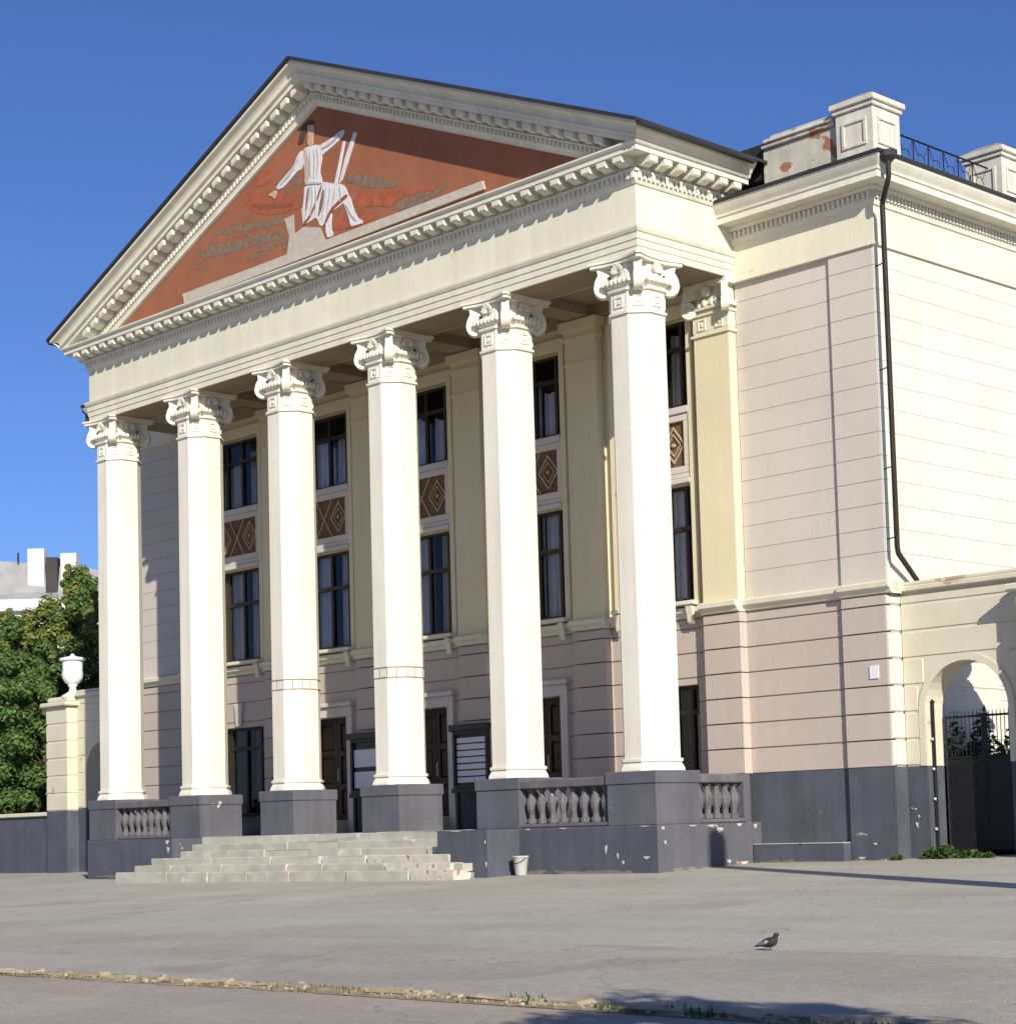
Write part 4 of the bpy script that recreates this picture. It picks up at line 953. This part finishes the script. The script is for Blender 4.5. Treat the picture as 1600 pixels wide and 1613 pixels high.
# iron gate in the right arch, one leaf folded back against the left jamb
gt = empty('iron_gate', (4.75, 2.72, -.75), 'black iron bar gate standing in the round arch', 'gate')
for a0, a1, y in ((4.03, 5.53, 2.92),):
    fr_ = MB()
    for zz in (-.55, .97, 1.66): fr_.tube([(a0, y, zz), (a1, y, zz)], .022, 6)
    for xx in (a0, (a0+a1)/2-.03, (a0+a1)/2+.03, a1): fr_.tube([(xx, y, -.68), (xx, y, 1.70)], .024, 6)
    fo = fr_.build('gate_frame', 'iron', gt)
    k = 0; xx = a0+.09
    while xx < a1-.05:
        MB().tube([(xx, y, -.60), (xx, y, 1.70), (xx, y, 1.76)], .010, 5, .004).build('bar', 'iron', gt); xx += .075
pn = MB(); pn.box(4.05, 5.51, 2.91, 2.93, -.55, .95); pn.build('dark_sheet', 'iron', gt)  # sheet added to blacken the gateway where it stands in shade
MB().lathe([(.03, -.72), (.035, 1.9), (.05, 1.93), (.0, 1.98)], 3.98, 2.62, 8).build('gate_post', 'iron', gt)
for zz in (-.2, .3, .8, 1.3): ball_ = MB(); ball(ball_, (3.985, 2.58, zz), .028, .028, .028); ball_.build('lit_speck', 'zinc', gt)  # pale balls standing in for sunlit specks on the gate post

# low fence wall running away from the left pier
fw = empty('fence_wall', (mir(20), 2.7, -.8), 'low dark grey fence wall with pale coping under the trees', 'wall')
xe, xs_ = mir(7.17), mir(40)
MB().box(xs_, xe, 2.30, 2.80, -1.1, .68).build('wall', 'dark_base', fw)
x = xs_
while x < xe-.1:
    x2 = min(x+1.6, xe); MB().cbox(x+.004, x2-.004, 2.22, 2.88, .682, .79, .018).build('coping_slab', 'gate_cream', fw); x = x2

# ================================================================== small things
def bucket(x, y):
    z = ground_z(x, y)+.003
    root = empty('bucket', (x, y, z), 'dented pale metal bucket standing against the dark stair cheek', 'bucket')
    MB().lathe([(.0, z+.012), (.095, z), (.10, z+.01), (.145, z+.32), (.152, z+.325), (.152, z+.34), (.138, z+.338), (.095, z+.03), (.0, z+.028)], x, y, 20, cap=False).build('pail', 'zinc', root, smooth=True)
    MB().tube([(x+.15*math.cos(t), y-.03-.10*math.sin(t), z+.31-.10*math.sin(t)) for t in [math.pi*k/10 for k in range(11)]], .006, 5).build('handle', 'iron', root)
    MB().lathe([(.147, z+.325), (.155, z+.325), (.155, z+.345), (.147, z+.345)], x, y, 20, cap=False).build('rim', 'zinc', root)
bucket(-2.45, -.86)

def board(x, label, strips):
    y = 1.90
    root = empty('notice_board', (x, y, 0.006), label, 'notice board', 'notice boards between the doors')
    b = MB(); b.box(x-.50, x+.50, y, y+.05, .86, 2.02); b.build('panel', 'board_black', root)
    f = MB(); f.box(x-.52, x-.46, y-.06, y-.001, .86, 2.02); f.box(x+.46, x+.52, y-.06, y-.001, .86, 2.02); f.box(x-.46, x+.46, y-.06, y-.001, .86, .92); f.box(x-.46, x+.46, y-.06, y-.001, 1.96, 2.02); f.build('frame', 'board_black', root)
    MB().cbox(x-.57, x+.57, y-.12, y+.06, 2.022, 2.16, .012).build('canopy', 'board_black', root)
    for sx in (-.45, .45): MB().box(x+sx-.035, x+sx+.035, y-.03, y+.03, .007, .858).build('leg', 'board_black', root)
    MB().cbox(x-.54, x+.54, y-.09, y+.04, .76, .856, .01).build('shelf', 'board_black', root)
    for (z0, z1, u0, u1) in strips: MB().box(x+u0, x+u1, y-.012, y-.002, z0, z1).build('paper_sheet', 'paper', root)
board(-2*S, 'black framed notice board with a column of white paper strips', [(1.78-.135*k, 1.885-.135*k, -.44, .44) for k in range(7)])
board(-3*S, 'black framed notice board with two large white sheets', [(1.42, 1.80, -.44, .44), (.97, 1.32, -.44, .44)])

def pigeon(x, y, yaw):
    z = ground_z(x, y)+.005
    root = empty('pigeon', (x, y, z), 'dark grey pigeon with pale wing patch standing on the asphalt', 'pigeon')
    e = Vector((math.cos(yaw), math.sin(yaw), 0)); t = Vector((-e.y, e.x, 0))
    # one body surface: rings along a spine from tail tip to beak root (forward, up, half width, half height)
    sp = [(-.205, .052, .012, .005), (-.17, .060, .026, .010), (-.12, .072, .032, .016), (-.085, .085, .040, .032), (-.04, .098, .056, .050), (.01, .108, .064, .060), (.055, .122, .058, .058), (.085, .142, .042, .046), (.10, .168, .029, .030), (.108, .190, .026, .026), (.118, .208, .027, .027), (.134, .212, .020, .021), (.150, .206, .008, .008)]
    b = MB(); n = 14; vs = []
    for i, (f, u, rw, rh) in enumerate(sp):
        p, q = sp[max(i-1, 0)], sp[min(i+1, len(sp)-1)]; d = Vector((q[0]-p[0], q[1]-p[1])).normalized(); nx, nz = -d.y, d.x
        for k in range(n):
            a = 2*math.pi*k/n; cc, ss = math.cos(a)*rw, math.sin(a)*rh
            vs.append(Vector((x, y, z))+(e*(f+nx*ss)+t*cc)*.88+Vector((0, 0, (u+nz*ss)*.74-.012)))
    b.add(vs, [(i*n+k, i*n+(k+1) % n, (i+1)*n+(k+1) % n, (i+1)*n+k) for i in range(len(sp)-1) for k in range(n)]+[tuple(range(n)), tuple(range((len(sp)-1)*n, len(sp)*n))])
    b.build('body', 'pigeon_grey', root, smooth=True)
    W = lambda f, s_, u: tuple(Vector((x, y, z))+(e*f+t*s_)*.88+Vector((0, 0, u*.74-(.012 if u > .03 else 0))))
    MB().tube([W(.146, 0, .207), W(.172, 0, .199)], .006, 6, .001).build('beak', 'board_black', root)
    for s_ in (-1, 1):
        wg = MB(); P = [(.06, .058, .128), (.03, .070, .140), (-.06, .058, .118), (-.17, .022, .070), (-.10, .052, .075), (.02, .072, .092)]
        wg.add([W(f, s_*a, u) for f, a, u in P]+[W(f, s_*(a-.012), u) for f, a, u in P], [(0, 1, 2, 3, 4, 5), (11, 10, 9, 8, 7, 6)]+[(i, (i+1) % 6, 6+(i+1) % 6, 6+i) for i in range(6)])
        wg.build('wing', 'pigeon_pale' , root)
        lg = MB(); lg.tube([W(.005, s_*.022, .06), W(.0, s_*.024, .03), W(.008, s_*.024, .004)], .005, 5)
        for toe in (-.5, 0, .5, 3.14): lg.tube([W(.008, s_*.024, .004), W(.008+.028*math.cos(toe), s_*.024+.028*math.sin(toe), .002)], .0035, 4)
        lg.build('foot', 'pigeon_foot', root)
        ey = MB(); ball(ey, W(.124, s_*.0245, .212), .004, .004, .004, 6, 4); ey.build('eye', 'board_black', root)
pigeon(11.65, -11.45, math.radians(-8))

# tall pole outside the frame whose shadow lies across the forecourt
sx_, sy_ = math.cos(SUN_AZ), math.sin(SUN_AZ); kd = 15.0; bx_, by_ = .59+sx_*kd, .95+sy_*kd
pl = empty('concrete_pole', (bx_, by_, ground_z(bx_, by_)), 'tall concrete pole standing on the forecourt edge', 'pole')
hp_ = -.17+math.tan(SUN_EL)*kd
MB().lathe([(.30, ground_z(bx_, by_)-.3), (.28, 1.0), (.20, hp_-.1), (.15, hp_), (.0, hp_+.03)], bx_, by_, 14).build('shaft', 'concrete', pl, smooth=True)
MB().cbox(bx_-.28, bx_+.28, by_-.28, by_+.28, ground_z(bx_, by_)-.3, ground_z(bx_, by_)+.12, .03).build('footing', 'concrete', pl)

# weeds at the gate
r = random.Random(8)
def leafy(name, m, label, cat, spots, seed, kind='stuff', leaf=.05, parent=None):
    rr = random.Random(seed); b = MB()
    for (x, y, h, sp, n) in spots:
        z = ground_z(x, y)
        for _ in range(n):
            a = rr.uniform(0, 6.28); d = sp*math.sqrt(rr.random()); px, py, pz = x+math.cos(a)*d, y+math.sin(a)*d, z+h*rr.random()**.8*(1-.5*d/sp)
            u = Vector((rr.uniform(-1, 1), rr.uniform(-1, 1), rr.uniform(-.4, .6))).normalized(); v = u.cross(Vector((rr.uniform(-1, 1), rr.uniform(-1, 1), rr.uniform(-1, 1)))).normalized()
            s_ = leaf*rr.uniform(.6, 1.3); p = Vector((px, py, pz))
            b.add([p-u*s_, p+v*s_*.45, p+u*s_, p-v*s_*.45], [(0, 1, 2, 3)])
    o = b.build(name, m, parent, origin=(0, 0, 0) if parent is None else None, fix=False)
    return tag(o, label, cat, kind=kind) if label else o
leafy('weeds', 'weed', 'green weeds growing at the foot of the iron gate', 'weeds', [(3.6, 2.0, .12, .08, 90), (4.05, 2.3, .20, .14, 220), (4.35, 2.3, .26, .18, 260), (4.75, 2.35, .16, .16, 160), (5.1, 2.3, .12, .14, 90)], 3)
def sapling():
    x, y = 5.05, 3.7; z = ground_z(x, y)
    root = empty('sapling', (x, y, z), 'leafy sapling seen behind the bars of the iron gate', 'sapling')
    MB().tube([(x, y, z), (x+.05, y, z+1.4), (x+.02, y+.03, z+2.9)], .03, 6, .008).build('trunk', 'bark', root)
    rr = random.Random(4); b = MB()
    for _ in range(90):
        h = rr.uniform(.7, 3.0); a = rr.uniform(0, 6.28); d = rr.uniform(.1, .42)*(1-.2*h/3)
        c = Vector((x+math.cos(a)*d, y+math.sin(a)*d, z+h)); e = Vector((math.cos(a), math.sin(a), rr.uniform(-.3, .5))).normalized(); t = e.cross(Vector((0, 0, 1))).normalized()
        b.add([c-e*.11, c-t*.05, c+e*.12, c+t*.05], [(0, 1, 2, 3)])
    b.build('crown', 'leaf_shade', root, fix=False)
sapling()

SH = empty('shrub', (4.25, 4.3, ground_z(4.2, 4.3)), 'dense shrub enlarged to darken the passage behind the iron gate', 'shrub')  # foliage added and thickened to darken the archway
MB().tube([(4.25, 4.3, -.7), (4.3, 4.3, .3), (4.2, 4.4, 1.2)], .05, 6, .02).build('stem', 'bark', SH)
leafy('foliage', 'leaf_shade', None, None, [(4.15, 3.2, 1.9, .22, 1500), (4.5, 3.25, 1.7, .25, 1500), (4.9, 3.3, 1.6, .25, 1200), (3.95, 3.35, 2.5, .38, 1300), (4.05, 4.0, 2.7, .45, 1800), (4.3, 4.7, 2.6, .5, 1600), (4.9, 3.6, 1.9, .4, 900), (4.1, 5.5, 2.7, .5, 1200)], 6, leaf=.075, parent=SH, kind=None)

# ================================================================== trees behind the fence wall
def tree(x, y, h, rad, label, seed, m, n_leaf, z_lo, cone=.6, leaf=.08, group='trees behind the fence wall', m2=None):
    rr = random.Random(seed); z = ground_z(x, y)
    root = empty('tree', (x, y, z), label, 'tree', group)
    tb = MB(); top = Vector((x+rr.uniform(-.3, .3), y, z+h*.9))
    tb.tube([(x, y, z-.2), (x+.05, y+.04, z+h*.3), tuple(top)], .16, 8, .03)
    tips = []
    for k in range(20):
        t = .18+.75*k/20; a = k*2.4+rr.uniform(-.4, .4); base = Vector((x, y, z)).lerp(top, t)
        ln = rad*(1-cone*t)*rr.uniform(.6, .95); end = base+Vector((math.cos(a)*ln, math.sin(a)*ln, ln*rr.uniform(.2, .6)))
        tb.tube([base, base.lerp(end, .5)+Vector((0, 0, .1)), end], .05*(1.1-t), 5, .012); tips.append((base, end))
    tb.build('trunk', 'bark', root)
    clumps = []
    for k in range(int(46+rad*18)):
        t = rr.random()**.85; zz = z_lo+(h-z_lo)*t; rmax = rad*(1-cone*t)*(1 if t > .12 else .7)
        a = rr.uniform(0, 6.28); d = rmax*math.sqrt(rr.uniform(.15, 1))
        clumps.append((Vector((x+math.cos(a)*d, y+math.sin(a)*d, z+zz)), rr.uniform(.28, .55)*(1-.35*t)))
    clumps += [(e, rr.uniform(.3, .5)) for _, e in tips]
    clumps += [(Vector((x+rr.uniform(-.12, .12), y, z+h*(.9+.11*q/4))), .22-.035*q) for q in range(5)]
    b = MB(); per = int(n_leaf*1.6)//len(clumps)
    for c, cr_ in clumps:
        b.cur = 1 if (m2 and rr.random() < .30+.5*max(0, (c.z-z)/h-.5)) else 0  # sunlit tops put into the colour: yellow leaves likelier higher up
        for _ in range(per):
            v = Vector((rr.gauss(0, 1), rr.gauss(0, 1), rr.gauss(0, .7))); v = v.normalized()*cr_*rr.uniform(.5, 1.08)
            p = c+v; nrm = (v.normalized()+Vector((rr.uniform(-.7, .7), rr.uniform(-.7, .7), rr.uniform(0, .9)))).normalized()
            u = nrm.cross(Vector((rr.uniform(-1, 1), rr.uniform(-1, 1), rr.uniform(-1, 1)))).normalized(); w = nrm.cross(u); s_ = leaf*rr.uniform(.6, 1.25)
            b.add([p-u*s_, p+w*s_*.5, p+u*s_, p-w*s_*.5], [(0, 1, 2, 3)])
    b.build('crown', [m, m2 or m], root, fix=False)
tree(-31.2, 7.4, 9.3, 2.3, 'tall tree behind the urn, pointed crown coloured sunlit yellow towards the top', 11, 'leaf_green', 20000, 1.0, .72, m2='leaf_yellow')
tree(-28.9, 6.9, 8.4, 1.9, 'tree crown rising between the urn and the columns, leaves coloured sunlit yellow', 12, 'leaf_yellow', 16000, 1.0, .62, m2='leaf_green')
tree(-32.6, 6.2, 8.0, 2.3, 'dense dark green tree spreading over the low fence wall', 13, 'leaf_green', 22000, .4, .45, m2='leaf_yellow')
tree(-28.6, 5.0, 6.2, 1.9, 'bushy dark green tree behind the cream pier', 14, 'leaf_green', 17000, .3, .35)
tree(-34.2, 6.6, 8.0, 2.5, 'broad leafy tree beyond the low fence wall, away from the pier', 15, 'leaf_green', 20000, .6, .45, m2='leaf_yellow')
tree(-30.4, 5.2, 6.4, 2.0, 'low bushy tree leaning over the pale coping behind the pier', 16, 'leaf_green', 18000, .2, .3)

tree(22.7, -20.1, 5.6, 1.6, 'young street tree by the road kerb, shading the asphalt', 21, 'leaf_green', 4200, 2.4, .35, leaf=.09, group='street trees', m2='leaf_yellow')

# ================================================================== house far behind the trees
hx, hy = -75.9, 32.3
hz = ground_z(hx, hy)
HR = empty('apartment_house', (hx, hy, hz), 'white apartment house with grey roof and thick white chimneys beyond the trees', 'house')
yaw_h = math.radians(47)
he, ht = Vector((math.cos(yaw_h), math.sin(yaw_h), 0)), Vector((-math.sin(yaw_h), math.cos(yaw_h), 0))
def H(u, v, z): p = Vector((hx, hy, 0))+he*u+ht*v; return (p.x, p.y, z)
def hbox(name, u0, u1, v0, v1, z0, z1, m, parent):
    b = MB().box(u0, u1, v0, v1, z0, z1); b.v = [H(*q) for q in b.v]; return b.build(name, m, parent)
hw2 = hbox('wall', -14, 12, 0, 11, hz, 13.1, 'house_white', HR)
hbox('eaves_cornice', -14.3, 12.3, -.4, 11.4, 13.1, 13.75, 'house_white', HR)
rf = MB(); P = [(-14.2, -.3, 13.76), (12.2, -.3, 13.76), (12.2, 11.3, 13.76), (-14.2, 11.3, 13.76), (-13, 1.0, 17.4), (11.4, 1.0, 14.6), (11.4, 9, 14.6), (-13, 9, 17.4)]
rf.add([H(*q) for q in P], [(0, 1, 5, 4), (1, 2, 6, 5), (2, 3, 7, 6), (3, 0, 4, 7), (4, 5, 6, 7)]); rfo = rf.build('roof', 'house_roof', HR)
for u, w_, z1, m in ((0.0, .95, 16.75, 'house_white'), (1.85, .9, 16.45, 'house_white'), (-5, .9, 17.3, 'house_white')): hbox('chimney', u-w_/2, u+w_/2, .55, 1.5, 13.9, z1, m, rfo)
hbox('dormer', .62, 1.26, .3, 1.3, 13.8, 16.2, 'house_dark', rfo)
MB().tube([H(-1.1, 1.0, 14.4), H(-1.1, 1.0, 16.6)], .06, 5).build('aerial', 'iron', rfo)
for fl in range(4):
    for k in range(8):
        u = -12.4+3.1*k; z0 = hz+1.6+3.1*fl
        w_ = hbox('window', u-.65, u+.65, -.06, .02, z0, z0+1.6, 'trim_white', HR); hbox('pane', u-.52, u-.04, -.09, -.061, z0+.12, z0+1.48, 'interior', w_); hbox('pane', u+.04, u+.52, -.09, -.061, z0+.12, z0+1.48, 'interior', w_)
